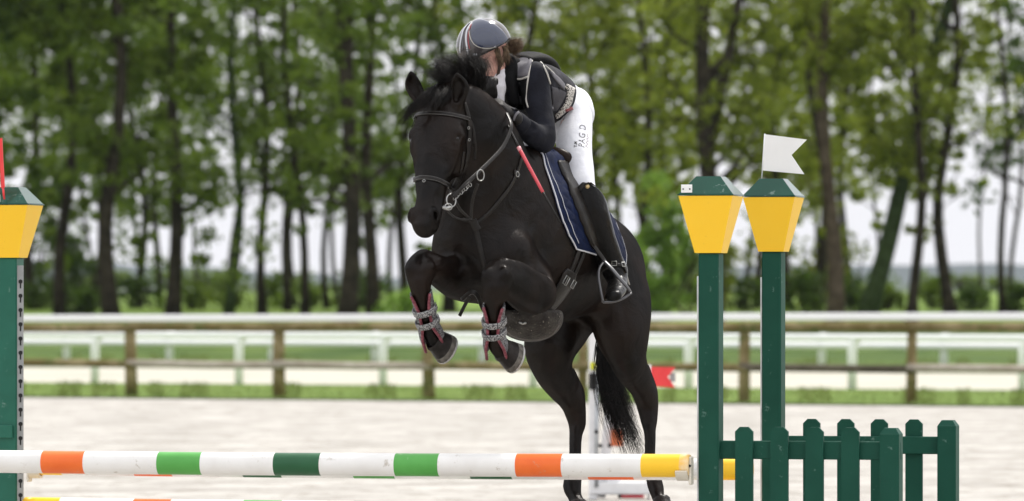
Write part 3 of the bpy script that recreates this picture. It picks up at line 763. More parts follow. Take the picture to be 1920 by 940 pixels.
for s_ in (1, -1):
    hf.ell(hp(.235, s_ * .072, -.118), (.032, .125, .098), E3(eL, nrm(eA + eN * .25)), k=.045)     # cheek
    hf.chain([(hp(.26, s_ * .035, -.15), .02, .03), (hp(.36, s_ * .028, -.115), .016, .026), (hp(.46, s_ * .022, -.085), .015, .02), (hp(.55, s_*.012, -.075), .02, .018)], k=.04, per=3, up=eN)     # jaw bars
    hf.ell(hp(.182, s_ * .112, -.022), (.020, .036, .022), E3(eL, nrm(eA + eN * .3)), k=.03)          # brow ridge
    hf.ell(hp(.242, s_ * .110, -.026), (.012, .034, .012), E3(eL, nrm(eA - eN * .2)), k=.02)          # under the eye
    ec = hp(.212, s_ * .108, -.016); eo = nrm(eL * s_ * .80 + eN * .60); e1 = nrm(eA * .9 + eN * .25 - eo * np.dot(eo, eA * .9 + eN * .25)); e2 = np.cross(eo, e1)
    hf.ell(ec + eo * .016, (.012, .022, .014), (eo, e1, e2), k=.010, cut=True)             # orbit
    ring_ = [ec + eo * (.006 - .004 * abs(math.cos(q))) + e1 * math.cos(q) * .024 + e2 * math.sin(q) * .0155 for q in np.linspace(0, 2*math.pi, 13)]
    hf.chain([(q, .0062) for q in ring_], k=.010, per=1)      # lids
    hf.chain([(ec + eo*.0 - e1 * .03 + e2 * .03 * u_, .010) for u_ in (-.8, 0, .8)], k=.02, per=2)
    hf.chain([(hp(.25, s_ * .096, -.035), .010), (hp(.33, s_ * .082, -.038), .009), (hp(.37, s_*.073, -.038), .006)], k=.03, per=2)   # facial crest
    hf.chain([(hp(.36, s_ * .052, -.012), .016), (hp(.46, s_ * .046, -.006), .014)], k=.03, per=2)
    hf.ell(hp(.585, s_ * .049, .008), (.021, .036, .021), E3(eL, nrm(eA - eN * .4)), k=.02)          # nostril wing
    hf.ell(hp(.588, s_ * .064, .021), (.026, .029, .012), E3(nrm(eL * s_ + eN * .55), nrm(eA - eN * .5 - eL * s_ * .3)), k=.006, cut=True)
    hf.chain([(hp(.560, s_ * .060, .022), .008), (hp(.580, s_ * .074, .012), .008), (hp(.606, s_ * .070, .006), .008)], k=.012, per=3)
    hf.chain([(hp(.563, s_ * .052, .030), .008), (hp(.588, s_ * .044, .034), .009), (hp(.612, s_ * .050, .024), .008)], k=.014, per=3)
    hf.ell(hp(.50, s_ * .078, -.005), (.016, .05, .02), E3(eL, eA), k=.03, cut=True)
hf.chain([(hp(.30, 0, .022), .018), (hp(.50, 0, .012), .016), (hp(.56, 0, .010), .014)], k=.04, per=2)
hf.ell(hp(.628, 0, .004), (.040, .026, .026), E3(eL, eA), k=.03)                                     # upper lip
hf.ell(hp(.622, 0, -.052), (.032, .028, .022), E3(eL, eA), k=.02)                                    # chin
hf.chain([(hp(.665, -.05, -.030), .005), (hp(.655, 0, -.032), .006), (hp(.665, .05, -.030), .005)], k=.008, cut=True, per=2)
for s_ in (1, -1): hf.chain([(hp(.645, s_ * .040, -.032), .005), (hp(.60, s_ * .056, -.036), .004), (hp(.565, s_*.06, -.036), .003)], k=.008, cut=True, per=2)

# ears, hollow towards the front
for (b0, m0, t0, w) in ((P(790, 190, 25.42), P(775, 162, 25.41), P(770, 133, 25.37), .034), (P(856, 194, 25.40), P(861, 166, 25.38), P(856, 137, 25.34), .041)):
    hf.chain([(b0 + (b0 - t0) * .12, .024), (b0, .030), (m0, w + .004, .026), (m0 * .4 + t0 * .6, w * .72, .018), (t0, .005, .005)], k=.02, per=3, up=(0, -1, 0))
    fw = np.array([-.05, -.030, 0])*0 + np.array([-.004, -.026, .004])
    hf.chain([(b0 + fw * .8 + (m0-b0)*.2, .014, .014), (m0 + fw, w * .74, .024), (m0 * .45 + t0 * .55 + fw * .85, w * .42, .014)], k=.006, per=3, up=(0, -1, 0), cut=True)

# left fore (nearer the centre of the picture), folded
fwd = (-math.sin(YAW), -math.cos(YAW), 0)
def leg(pts, k=.03, per=6, up=fwd): hf.chain(pts, k=k, per=per, up=up)
leg([(P(985, 520, 25.72), .105, .13), (P(1000, 548, 25.58), .095, .11), (P(985, 545, 25.48), .085, .10), (P(955, 524, 25.34), .070, .088), (P(936, 514, 25.28), .060, .066)], k=.06)
leg([(P(936, 508, 25.28), .060, .054), (P(931, 526, 25.24), .070, .056), (P(926, 550, 25.25), .054, .048), (P(926, 580, 25.28), .036, .038), (P(928, 620, 25.33), .032, .036), (P(930, 645, 25.37), .036, .040), (P(936, 656, 25.40), .037, .040), (P(940, 659, 25.42), .036, .038), (P(948, 660, 25.45), .042, .042)], k=.02, up=(0, 1, 0))
# right fore
leg([(P(880, 512, 25.82), .10, .12), (P(868, 528, 25.74), .085, .095), (P(838, 520, 25.58), .065, .075), (P(808, 502, 25.44), .054, .060)], k=.06)
leg([(P(797, 490, 25.42), .060, .054), (P(788, 506, 25.38), .068, .056), (P(788, 536, 25.39), .050, .046), (P(791, 562, 25.42), .036, .038), (P(800, 600, 25.46), .032, .036), (P(808, 625, 25.50), .035, .040), (P(814, 636, 25.52), .037, .040), (P(817, 639, 25.54), .036, .038), (P(823, 641, 25.56), .042, .042)], k=.02, up=(0, 1, 0))
# bony carpus on both fore knees
for (kx, ky, kd) in ((930, 520, 25.24), (788, 507, 25.38)):
    hf.ell(P(kx - 17, ky - 4, kd - .02), (.026, .028, .032), None, k=.02); hf.ell(P(kx + 15, ky - 6, kd - .03), (.028, .028, .030), None, k=.02)
    hf.ell(P(kx - 3, ky + 20, kd - .035), (.026, .020, .018), None, k=.02)
    hf.chain([(P(kx - 22, ky + 10, kd - .055), .006), (P(kx - 2, ky + 7, kd - .072), .008), (P(kx + 20, ky + 9, kd - .055), .006)], k=.02, cut=True)
    hf.chain([(P(kx + 2, ky - 26, kd - .03), .010), (P(kx + 1, ky - 4, kd - .075), .007)], k=.03, cut=True)
hf.chain([(P(950, 492, 25.27), .012), (P(985, 503, 25.37), .014), (P(1018, 528, 25.47), .014)], k=.04)
hf.chain([(P(950, 556, 25.27), .012), (P(980, 578, 25.38), .014), (P(1005, 586, 25.46), .012)], k=.04)
hf.chain([(P(820, 486, 25.42), .012), (P(850, 490, 25.54), .014)], k=.04)
# tendon grooves and veins on the limbs
for pts in ([(1150, 640, 26.50), (1168, 680, 26.56), (1186, 712, 26.68)], [(1010, 650, 26.60), (1030, 690, 26.68), (1052, 725, 26.8)]):
    hf.chain([(P(*q), .010) for q in pts], k=.03, cut=True)
# left hind
leg([(P(1140, 500, 26.90), .15, .19), (P(1158, 560, 26.82), .145, .20), (P(1165, 620, 26.76), .125, .165), (P(1178, 672, 26.76), .082, .115), (P(1197, 715, 26.86), .060, .072), (P(1210, 742, 26.93), .050, .058)], k=.08)
leg([(P(1208, 735, 26.93), .050, .055), (P(1212, 760, 26.95), .048, .052), (P(1216, 790, 26.93), .036, .040), (P(1219, 820, 26.90), .028, .033), (P(1219, 870, 26.86), .027, .032), (P(1226, 900, 26.82), .037, .040), (P(1230, 915, 26.80), .038, .038), (P(1234, 932, 26.76), .031, .032), (P(1241, 946, 26.72), .036, .036)], k=.02, up=(0, 1, 0))
leg([(P(1208, 690, 26.92), .026), (P(1217, 722, 26.97), .028), (P(1221, 750, 26.98), .026), (P(1220, 790, 26.95), .016)], k=.05)
# right hind
leg([(P(1080, 500, 27.02), .14, .18), (P(1064, 580, 26.96), .14, .18), (P(1034, 640, 26.84), .128, .15), (P(1035, 685, 26.86), .095, .11), (P(1052, 722, 26.96), .074, .082), (P(1068, 748, 27.02), .056, .062)], k=.06)
leg([(P(1070, 742, 27.02), .052, .055), (P(1075, 766, 27.04), .050, .052), (P(1081, 795, 27.04), .038, .042), (P(1079, 825, 27.01), .031, .034), (P(1078, 868, 26.97), .031, .034), (P(1074, 900, 26.93), .043, .044), (P(1073, 915, 26.91), .044, .042), (P(1078, 932, 26.88), .034, .034), (P(1084, 948, 26.84), .040, .038)], k=.02, up=(0, 1, 0))
leg([(P(1068, 700, 27.0), .026), (P(1083, 734, 27.06), .028), (P(1084, 762, 27.06), .026), (P(1085, 795, 27.05), .018)], k=.05)
# croup and dock
hf.ell(P(1118, 470, 26.95), (.17, .21, .155), E3(hL, hF), k=.08)
hf.chain([(P(1135, 480, 27.12), .05), (P(1138, 520, 27.26), .04), (P(1136, 580, 27.34), .03)], k=.05)
# muscle lines
hf.chain([(P(985, 320, 25.62), .012), (P(972, 370, 25.56), .016), (P(950, 420, 25.48), .018), (P(935, 455, 25.42), .014)], k=.07, cut=True)
hf.chain([(P(1012, 420, 25.62), .012), (P(1020, 470, 25.58), .016), (P(1018, 520, 25.60), .014)], k=.06, cut=True)
hf.chain([(P(950, 500, 25.42), .012), (P(975, 488, 25.46), .012), (P(1000, 492, 25.52), .012)], k=.04, cut=True)
hf.chain([(P(1122, 560, 26.55), .014), (P(1130, 610, 26.5), .014)], k=.05, cut=True)
hf.chain([(P(1190, 560, 26.52), .012), (P(1200, 620, 26.56), .014), (P(1207, 670, 26.66), .010)], k=.045, cut=True)
hf.chain([(P(905, 445, 25.46), .02), (P(898, 500, 25.44), .028), (P(893, 545, 25.5), .03)], k=.06, cut=True)

hV, hFc = hf.nets(); hd_ = np.minimum(np.linalg.norm(hV - hp(.15, 0, -.04), axis=1), np.linalg.norm(hV - hp(.45, 0, -.03), axis=1)); hV = relax(hV, hFc, 1); hV = relax(hV, hFc, 6, w=np.clip((hd_ - .24) / .08, 0, 1))
del hf
horse = thing('horse', 'black bay horse wearing navy saddle pad jumping over striped poles', 'horse', tuple(P(1010, 1224, 26.2) * np.array([1, 1, 0])))
body = mesh_obj('body', hV, hFc, M_coat, horse, smooth=True)
hb = bvh_of(hV, hFc)

# eyes
for s_ in (1, -1):
    V, F = [], []
    c = hp(.212, s_ * .1035, -.019)
    u = np.linspace(0, 2*math.pi, 17)[:-1]; v = np.linspace(0, math.pi, 9)
    g = np.array([[math.sin(b)*math.cos(a), math.sin(b)*math.sin(a), math.cos(b)] for b in v for a in u]) * .0190 + c
    F = [(j*16+i, j*16+(i+1) % 16, (j+1)*16+(i+1) % 16, (j+1)*16+i) for j in range(8) for i in range(16)]
    mesh_obj('eye', g, F, M_eye, horse, smooth=True)

# hooves: sloped wall, paler ground edge, steel shoe
def hoof(c, dirv, frontv, rc=.042, rg=.058, L=.075):
    d = nrm(dirv); f = nrm(np.asarray(frontv) - d * np.dot(frontv, d)); s = np.cross(d, f); n = 20
    def ring(t, r, sh): return [c + d * t + f * (r * math.cos(a) * 1.08 + sh) + s * r * math.sin(a) for a in np.linspace(0, 2*math.pi, n+1)[:-1]]
    R = [ring(-.012, rc*.86, 0), ring(.0, rc*1.04, 0), ring(.012, rc, .002), ring(L*.68, rc*.30+rg*.70, .011), ring(L, rg, .016), ring(L + .001, rg * .8, .016), ring(L - .008, rg*.45, .012)]
    V = np.concatenate(R); F = [(j*n+i, j*n+(i+1) % n, (j+1)*n+(i+1) % n, (j+1)*n+i) for j in range(len(R)-1) for i in range(n)] + [tuple((len(R)-1)*n+i for i in range(n))]
    h = mesh_obj('hoof', V, F, M_hoof, horse, smooth=True)
    h.data.materials.append(M_hoofb)
    for i_, p_ in enumerate(h.data.polygons): p_.material_index = 1 if 3*n <= i_ else 0
    a0 = np.linspace(-2.45, 2.45, 22)
    pts = [c + d * (L + .004) + f * (rg*.90 * math.cos(a) * 1.08 + .016) + s * rg*.90 * math.sin(a) for a in a0]
    V, F = tube_vf(pts, .0085, 6, True, d); mesh_obj('shoe', V, F, M_shoe, h, smooth=True)
hoof(P(941, 656, 25.42), (.72, .48, -.34), (.1, -.6, -.75), rc=.052, rg=.068, L=.072)
hoof(P(815, 637, 25.53), (.66, .50, -.42), (.1, -.6, -.75), rc=.052, rg=.068, L=.072)
hoof(P(1240, 938, 26.73), (.22, -.35, -.85), (-.05, -1, .2))
hoof(P(1084, 944, 26.85), (.14, -.35, -.9), (-.1, -1, .2))

# hair ------------------------------------------------------------
def tufts(guides, n_per, s_root, s_tip, r0, seed, name, seg=12, wig=.012, shrink=.35, parent=horse, mt=M_hair):
    g = np.random.default_rng(seed); alls = []
    for gd in guides:
        c = catmull(np.array(gd), 8); d = np.r_[0, np.cumsum(np.linalg.norm(np.diff(c, axis=0), axis=1))]
        n = n_per if np.isscalar(n_per) else n_per[0]
        for clump in range(max(1, n // 14)):
            o0 = g.normal(0, s_root, 3); o1 = g.normal(0, s_tip, 3); L = d[-1] * g.uniform(1 - shrink, 1.04)
            for q in range(14):
                a0 = o0 + g.normal(0, s_root * .35, 3); a1 = o1 + g.normal(0, s_tip * .3, 3); Lq = L * g.uniform(.72, 1.04)
                t = np.linspace(0, 1, seg + 1); X = np.stack([np.interp(t * Lq, d, c[:, k]) for k in range(3)], 1)
                ph = g.uniform(0, 6.28, 3); fr = g.uniform(1.5, 3.5)
                X = X + np.outer(1 - t, a0) + np.outer(t ** 1.3, a1) + (np.sin(t[:, None] * fr * 2 + ph) - np.sin(ph)) * wig * t[:, None]
                alls.append(X)
    pts = np.array(alls).transpose(1, 0, 2)
    V, F = hair_mesh(pts, g.uniform(.7, 1.3, pts.shape[1]) * r0, .25)
    return mesh_obj(name, V, F, mt, parent, smooth=True)

g_ = []
# mane tossed up and forward above the poll, tips curling over
rm = random.Random(3)
for i in range(44):
    u = rm.random(); v = rm.uniform(-1, 1)
    bx = 838 + 66 * u; D0 = 25.50 + .20 * u
    top = 136 - 40 * math.sin(min(1, .12 + u * .95) * math.pi * .66) + rm.uniform(-3, 26)
    dx = -26 * (1 - u) ** .7 + 14 * v + 6 * u
    cx = rm.choice((-1, -1, 1)) * rm.uniform(6, 20) if u < .75 else rm.uniform(4, 14)
    lift = (163 - top)
    g_.append([P(bx, 170 - 3 * u, D0), P(bx + dx * .15, 163 - lift * .35, D0 - .03), P(bx + dx * .55, 163 - lift * .8, D0 - .05 + .05 * v),
               P(bx + dx + cx * .3, top, D0 - .07 + .08 * v), P(bx + dx + cx, top + 5, D0 - .08 + .1 * v), P(bx + dx + cx * 1.5, top + rm.uniform(14, 26), D0 - .09 + .1 * v)])
for i in range(8):
    u = i / 7
    g_.append([P(876 + 30*u, 168, 25.6 + .12*u), P(882 + 24*u, 140, 25.56 + .12*u), P(888 + 14*u, 116 + 8*u, 25.52 + .12*u), P(896 + 8*u, 122 + 8*u, 25.5 + .12*u), P(902 + 8*u, 146, 25.5 + .12*u)])
tufts(g_, 70, .012, .020, .0011, 11, 'mane', shrink=.40, wig=.008, seg=14)
g_ = []
for i in range(9):
    u = i / 8
    g_.append([P(812 + 30 * u, 168, 25.46), P(806 + 34 * u, 172, 25.38), P(798 + 38 * u, 186, 25.33), P(790 + 42 * u - 5, 204, 25.31)])
for i in range(5):
    g_.append([P(815, 172, 25.42), P(800, 180, 25.35), P(782, 196 + i, 25.32), P(764, 212 + i*2, 25.33), P(748 + i*2, 232 + i*2, 25.36)])
tufts(g_, 98, .010, .012, .0013, 12, 'forelock', shrink=.35, wig=.006)
g_ = []
for i in range(9):
    u = i / 8
    g_.append([P(1136, 560, 27.32), P(1131 + 8*u, 630, 27.30), P(1131 + 22*u, 700, 27.25), P(1143 + 32*u, 765, 27.2), P(1160 + 36*u, 812, 27.15), P(1178 + 34*u, 858 - 6*abs(u-.6), 27.1)])
tufts(g_, 210, .015, .025, .0017, 13, 'tail', seg=18, shrink=.34, wig=.014)
# ================================================================== TACK
M_leather = mat('black_leather', (0.009, 0.0078, 0.007), 0.36, (0.016, 0.013, 0.011), 30, bump=.15, bscale=200, spec=.24)
M_brown = mat('dark_brown_leather', (0.02, 0.012, 0.009), 0.40, (0.028, 0.017, 0.012), 18, bump=.12, bscale=200, spec=.12)
M_stitch = mat('pale_stitching', (0.10, 0.098, 0.095), .6)
M_steel = mat('polished_steel', (0.38, 0.38, 0.37), 0.28, metallic=1.0)
M_navy = mat('navy_quilt', (0.003, 0.007, 0.027), 0.8, (0.005, 0.011, 0.043), 20, bump=.1, bscale=300, spec=.12)
M_pipe = mat('white_piping', (0.55, 0.56, 0.60), .5)
M_guard = mat('muddy_belly_guard', (0.024, 0.021, 0.019), .6, (0.06, 0.054, 0.048), 16, bump=.8, bscale=90, spec=.15, dirt=((0.30, 0.26, 0.22), 75.0, 0.60))
M_black = mat('black_nylon', (0.005, 0.005, 0.0055), .65, bump=.3, bscale=120, spec=.10)

def tack(name, mb, m, parent=horse, smooth=True): return mb.build(name, m, parent, smooth)
def lifted(X, N, r): return X + N * r
def ring3(c, r, n, rt=.0035, a0=0, a1=2*math.pi, k=20, squash=1.0, up=(0, 0, 1)):
    n = nrm(n); u = nrm(np.asarray(up) - n * np.dot(up, n)); v = np.cross(n, u)
    a = np.linspace(a0, a1, k); pts = [c + (u * math.cos(q) * squash + v * math.sin(q)) * r for q in a]
    return tube_vf(pts, rt, 6, a1 - a0 < 6.2, n)

# ---- bridle on the head
br = thing('bridle', None, None); br.parent = horse; br.location = (0, 0, 0)
def strap(px, w, t, m, name, parent, per=8, lift=.0015, smooth=4, b=None, stitch=False):
    X, N = surf_path(b or hb, px, per, smooth); mb = MB(); band(mb, X, N, w, t, lift)
    o = mb.build(name, m, parent, True)
    if stitch:
        mb = MB(); T = np.gradient(X, axis=0); T /= np.linalg.norm(T, axis=1, keepdims=True) + 1e-9; B = np.cross(T, N)
        for s_ in (-1, 1): mb.tube(X + N * (t + lift) + B * w * .36 * s_, .0011, 5)
        mb.build('stitching', M_stitch, o, True)
    return o
strap([(773, 219), (778, 216), (800, 213), (830, 214), (858, 218), (872, 221), (880, 224)], .019, .007, M_leather, 'browband', br, stitch=True)
strap([(871, 194), (876, 212), (880, 232), (880, 258), (878, 280), (876, 298), (870, 318), (862, 340), (852, 360)], .019, .005, M_leather, 'cheekpiece', br)
strap([(777, 196), (772, 214), (768, 236)], .015, .004, M_leather, 'cheekpiece', br)
strap([(882, 226), (888, 244), (890, 262), (892, 280), (890, 300)], .011, .003, M_leather, 'throatlatch', br)
strap([(777, 338), (788, 334), (802, 334), (818, 337), (834, 344), (846, 352), (852, 358)], .021, .008, M_leather, 'noseband', br, stitch=True)
strap([(869, 285), (866, 310), (860, 335), (853, 350), (846, 366)], .026, .004, M_leather, 'noseband_strap', br)
strap([(876, 262), (877, 285), (873, 305)], .021, .006, M_leather, 'keeper', br)
for (x, y) in ((877, 240), (878, 262), (796, 340)):
    r = cast(hb, x, y)
    if r: mb = MB(); mb.add(*ring3(r[0] + r[1] * .007, .006, r[1], .0016)); mb.build('buckle', M_steel, br, True)
# bit: loose ring, cheek of the bit and the chain
bc = P(846, 376, 25.16)
mb = MB(); mb.add(*ring3(bc, .025, (.55, -.8, .1), .0030, squash=1.15, k=26)); mb.tube([P(831, 389, 25.14), P(838, 391, 25.13), P(846, 388, 25.13)], [.009, .010, .006], 8)
mb.add(*ring3(P(841, 388, 25.13), .018, (.5, -.85, .1), .0028, squash=.8)); mb.build('bit', M_steel, br, True)
mb = MB()
for i in range(8):
    c = P(852 + i * 4.2, 372 - i * 3.6, 25.17 + i * .01); mb.add(*ring3(c, .007, (.4 if i % 2 else .9, -.8, .3 if i % 2 else -.6), .0016, k=12, squash=1.3))
mb.build('curb_chain', M_steel, br, True)

# ---- reins and breastplate
def hang(pts, w, t, m, name, parent=horse, side=(0.2, -1, .1)):
    X = catmull(np.array(pts), 8); N = np.tile(nrm(side), (len(X), 1)); mb = MB(); band(mb, X, N, w, t, 0); return mb.build(name, m, parent, True)
hang([P(850, 371, 25.15), P(872, 346, 25.18), P(898, 322, 25.26), P(925, 296, 25.36), P(943, 275, 25.43), P(955, 250, 25.49), P(958, 232, 25.53), P(950, 212, 25.60)], .017, .004, M_leather, 'rein', side=(.5, -.8, .3))
hang([P(846, 366, 25.16), P(868, 352, 25.17), P(880, 342, 25.2), P(897, 324, 25.27)], .010, .006, M_leather, 'rein_stop', side=(.5, -.8, .3))
hang([P(838, 394, 25.17), P(850, 406, 25.22), P(866, 412, 25.26), P(884, 411, 25.28)], .009, .004, M_leather, 'martingale_lead')
hang([P(852, 372, 25.2), P(862, 392, 25.24), P(880, 410, 25.28)], .012, .004, M_leather, 'curb_rein')
mb = MB(); mb.add(*ring3(P(901, 329, 25.24), .020, (.6, -.8, 0), .0028, squash=1.25)); mb.build('martingale_ring', M_steel, horse, True)
hang([P(896, 345, 25.24), P(888, 368, 25.26), P(884, 392, 25.28), P(884, 414, 25.29)], .013, .004, M_leather, 'martingale_fork')
bp = thing('breastplate', None, None); bp.parent = horse
strap([(981, 288), (976, 302), (970, 322), (956, 350), (938, 374), (918, 398), (898, 416), (888, 422)], .018, .004, M_leather, 'neck_strap', bp)
strap([(868, 412), (878, 413), (890, 418)], .02, .006, M_leather, 'neck_strap', bp)
strap([(886, 412), (891, 424), (896, 432)], .036, .008, M_leather, 'centre_pad', bp)
strap([(891, 425), (897, 450), (903, 478), (910, 506), (915, 530)], .022, .004, M_leather, 'chest_strap', bp)
mb = MB(); r = cast(hb, 968, 327); mb.add(*ring3(r[0] + r[1]*.006, .012, r[1], .003)); mb.build('breastplate_ring', M_steel, bp, True)
strap([(963, 322), (972, 331)], .024, .006, M_leather, 'keeper', bp)

# ---- saddle pad: wrapped round the back, its outline found on the near side and mirrored to the far side
ax0 = C[2].copy(); axd = nrm(C[4] - C[2])
side0 = nrm(hL - axd * axd.dot(hL)); up0 = np.cross(side0, axd); up0 = up0 if up0[2] > 0 else -up0
def to_sp(X):
    r = X - ax0; s = r @ axd; q = r - axd * s; return s, math.atan2(q @ side0, q @ up0)
def radial(b, s, ph, lift=0.0):
    o = ax0 + axd * s; d = up0 * math.cos(ph) + side0 * math.sin(ph)
    h = b.ray_cast(Vector(o + d * 1.0), Vector(-d))
    if h[0] is None: return None
    return np.array(h[0]), d
front = [(1016, 292), (1020, 310), (1027, 332), (1036, 360), (1044, 388), (1053, 416), (1064, 442), (1078, 467)]
back = [(1118, 340), (1130, 372), (1143, 405), (1156, 432), (1166, 458), (1171, 478), (1170, 494)]
fs = [to_sp(cast(hb, *p)[0]) for p in front if cast(hb, *p)]; bs = [to_sp(cast(hb, *p)[0]) for p in back if cast(hb, *p)]
print('PAD front', [(round(a, 3), round(math.degrees(b))) for a, b in fs]); print('PAD back', [(round(a, 3), round(math.degrees(b))) for a, b in bs])
fs.sort(key=lambda q: q[1]); bs.sort(key=lambda q: q[1])
PHB = max(fs[-1][1], bs[-1][1])
def edge_s(tab, ph):
    a = np.array(tab); return float(np.interp(abs(ph), a[:, 1], a[:, 0]))
def wrap(b, fe, be, ph0, ph1, nu, nv, thick, quilt=0.0, lift=.003):
    phs = np.linspace(ph0, ph1, nv); X = np.zeros((nv, nu, 3)); Dd = np.zeros((nv, nu, 3))
    for j, ph in enumerate(phs):
        s0, s1 = fe(ph), be(ph)
        for i in range(nu):
            s = s0 + (s1 - s0) * i / (nu - 1); r = radial(b, s, ph)
            if r is None: r = (X[j, i-1], Dd[j, i-1])
            X[j, i], Dd[j, i] = r
    for _ in range(3):
        Y = X.copy(); Y[1:-1, 1:-1] = (X[1:-1, 1:-1] * 2 + X[:-2, 1:-1] + X[2:, 1:-1] + X[1:-1, :-2] + X[1:-1, 2:]) / 6; X = Y
    ju = np.minimum(np.arange(nu), np.arange(nu)[::-1]) / (nu-1); jv = np.minimum(np.arange(nv), np.arange(nv)[::-1]) / (nv-1)
    prof = np.clip(np.minimum(ju[None, :] / .04, jv[:, None] / .02), 0, 1) ** .5 * .6 + .4
    th = thick * prof
    if quilt:
        ii, jj = np.meshgrid(np.linspace(0, 1, nu) * .62, np.linspace(ph0, ph1, nv) * .34)
        a = (ii + jj) / .075; c = (ii - jj) / .075
        th = th + quilt * (np.minimum(np.abs(np.sin(a * math.pi)), np.abs(np.sin(c * math.pi))) ** .5 - .8) * (prof > .95)
    top = X + Dd * (lift + th)[:, :, None]; bot = X - Dd * .004
    n = nu * nv; V = np.concatenate([top.reshape(-1, 3), bot.reshape(-1, 3)]); F = []
    for j in range(nv-1):
        for i in range(nu-1):
            a = j*nu+i; F += [(a, a+1, a+1+nu, a+nu), (a+n, a+nu+n, a+1+nu+n, a+1+n)]
    rim = [i for i in range(nu)] + [j*nu+nu-1 for j in range(1, nv)] + [(nv-1)*nu+i for i in range(nu-2, -1, -1)] + [j*nu for j in range(nv-2, 0, -1)]
    for i in range(len(rim)): a, c = rim[i], rim[(i+1) % len(rim)]; F.append((a, a+n, c+n, c))
    return V, F, top, rim, Dd
fe = lambda ph: edge_s(fs, ph); be = lambda ph: edge_s(bs, ph)
V, F, ptop, rim, pD = wrap(hb, fe, be, -PHB, PHB, 90, 200, .012, quilt=.006)
pad = mesh_obj('saddle_pad', V, F, M_navy, horse, smooth=True)
pv = ptop.reshape(-1, 3); pts = np.array([pv[i] + pD.reshape(-1, 3)[i] * .001 for i in rim] + [pv[rim[0]]])
mb = MB(); mb.tube(pts, .0040, 6, False); mb.build('piping', M_pipe, pad, True)
bpad = bvh_of(np.array(V), np.array(F))
M_redline = mat('silver_inner_piping', (0.45, 0.46, 0.50), .5)
inr = []
for q in range(6, 194): inr.append(ptop[q, 4] + pD[q, 4] * .002)
inr = np.array(inr)
for _ in range(12): inr[1:-1] = (inr[:-2] + 2 * inr[1:-1] + inr[2:]) / 4
mb = MB(); mb.tube(np.array(inr), .0020, 5); mb.build('inner_piping', M_redline, pad, True)

# ---- saddle: seat, pommel, cantle, two flaps
sad = thing('saddle', None, None); sad.parent = horse
sf = Field(tuple(P(1000, 400, 26.0) + [-.35, -.15, -.25]), tuple(P(1080, 250, 26.6) + [.35, .45, .25]), .008)
def sp(s, ph, l):
    r = radial(bpad, s, ph) or radial(hb, s, ph); return r[0] + r[1] * l
sf.chain([(sp(.13, 0, .008), .05, .030), (sp(.20, 0, .004), .07, .022), (sp(.30, 0, .004), .10, .02), (sp(.38, 0, .012), .12, .02), (sp(.46, 0, .035), .11, .02)], k=.02, per=5, up=tuple(up0))
for s_ in (1, -1):
    sf.chain([(sp(.13, 0, .006), .045, .026), (sp(.15, s_*.35, .004), .035, .022), (sp(.18, s_*.62, .004), .03, .02)], k=.04, per=4, up=tuple(axd))
    sf.chain([(sp(.26, s_*.35, .012), .06, .02), (sp(.32, s_*.55, .008), .06, .016)], k=.05, per=3, up=tuple(up0))
V, F = sf.nets(); V = relax(V, F, 2); mesh_obj('seat', V, F, M_brown, sad, smooth=True); bseat = bvh_of(V, F)
ff = [to_sp(cast(bpad, *p)[0]) for p in [(1045, 304), (1057, 333), (1068, 365), (1078, 390), (1087, 414), (1095, 436), (1104, 455), (1112, 468)] if cast(bpad, *p)]; ff.sort(key=lambda q: q[1])
for s_ in (1, -1):
    fe2 = lambda ph: edge_s(ff, ph); be2 = lambda ph: edge_s(ff, ph) + float(np.interp(abs(ph), [ff[0][1], ff[-1][1] - .25, ff[-1][1]], [.30, .24, .12]))
    V, F, _, _, _ = wrap(bpad, fe2, be2, ff[0][1] * s_, ff[-1][1] * s_, 26, 40, .012, lift=.006)
    fl = mesh_obj('flap', V, F, M_leather, sad, smooth=True)
    if s_ > 0: bflap = bvh_of(np.array(V), np.array(F))

# ---- girth straps, girth and belly guard
gi = thing('girth', None, None); gi.parent = horse
strap([(1086, 468), (1080, 484), (1074, 500), (1067, 516)], .030, .006, M_leather, 'billet', gi)
strap([(1095, 472), (1089, 488), (1082, 504), (1075, 518)], .024, .006, M_leather, 'billet', gi)
strap([(1070, 508), (1060, 530), (1044, 556), (1025, 580), (1005, 600)], np.interp(np.linspace(0, 1, 33), [0, .12, .4, 1], [.085, .12, .115, .10]), .012, M_leather, 'girth_band', gi, smooth=6)
def plate_ring(px, w, h, name, parent):
    r = cast(hb, *px); n = r[1]; X = r[0] + n * .016; dr = nrm(P(px[0]-16, px[1]+22, 25.9) - P(px[0], px[1], 25.9)); t = nrm(dr - n * dr.dot(n)); b_ = np.cross(n, t)
    mb = MB(); q = [X + t*a*h + b_*c*w for a, c in ((-.5, -.5), (-.5, .5), (.5, .5), (.5, -.5), (-.5, -.5))]; mb.tube(np.array(q), .0028, 5); mb.tube(np.array([X - t*h*.5, X + t*h*.6 + n*.003]), .002, 5); mb.build(name, M_steel, parent, False)
plate_ring((1057, 524), .034, .040, 'buckle', gi); plate_ring((1070, 531), .030, .036, 'buckle', gi)
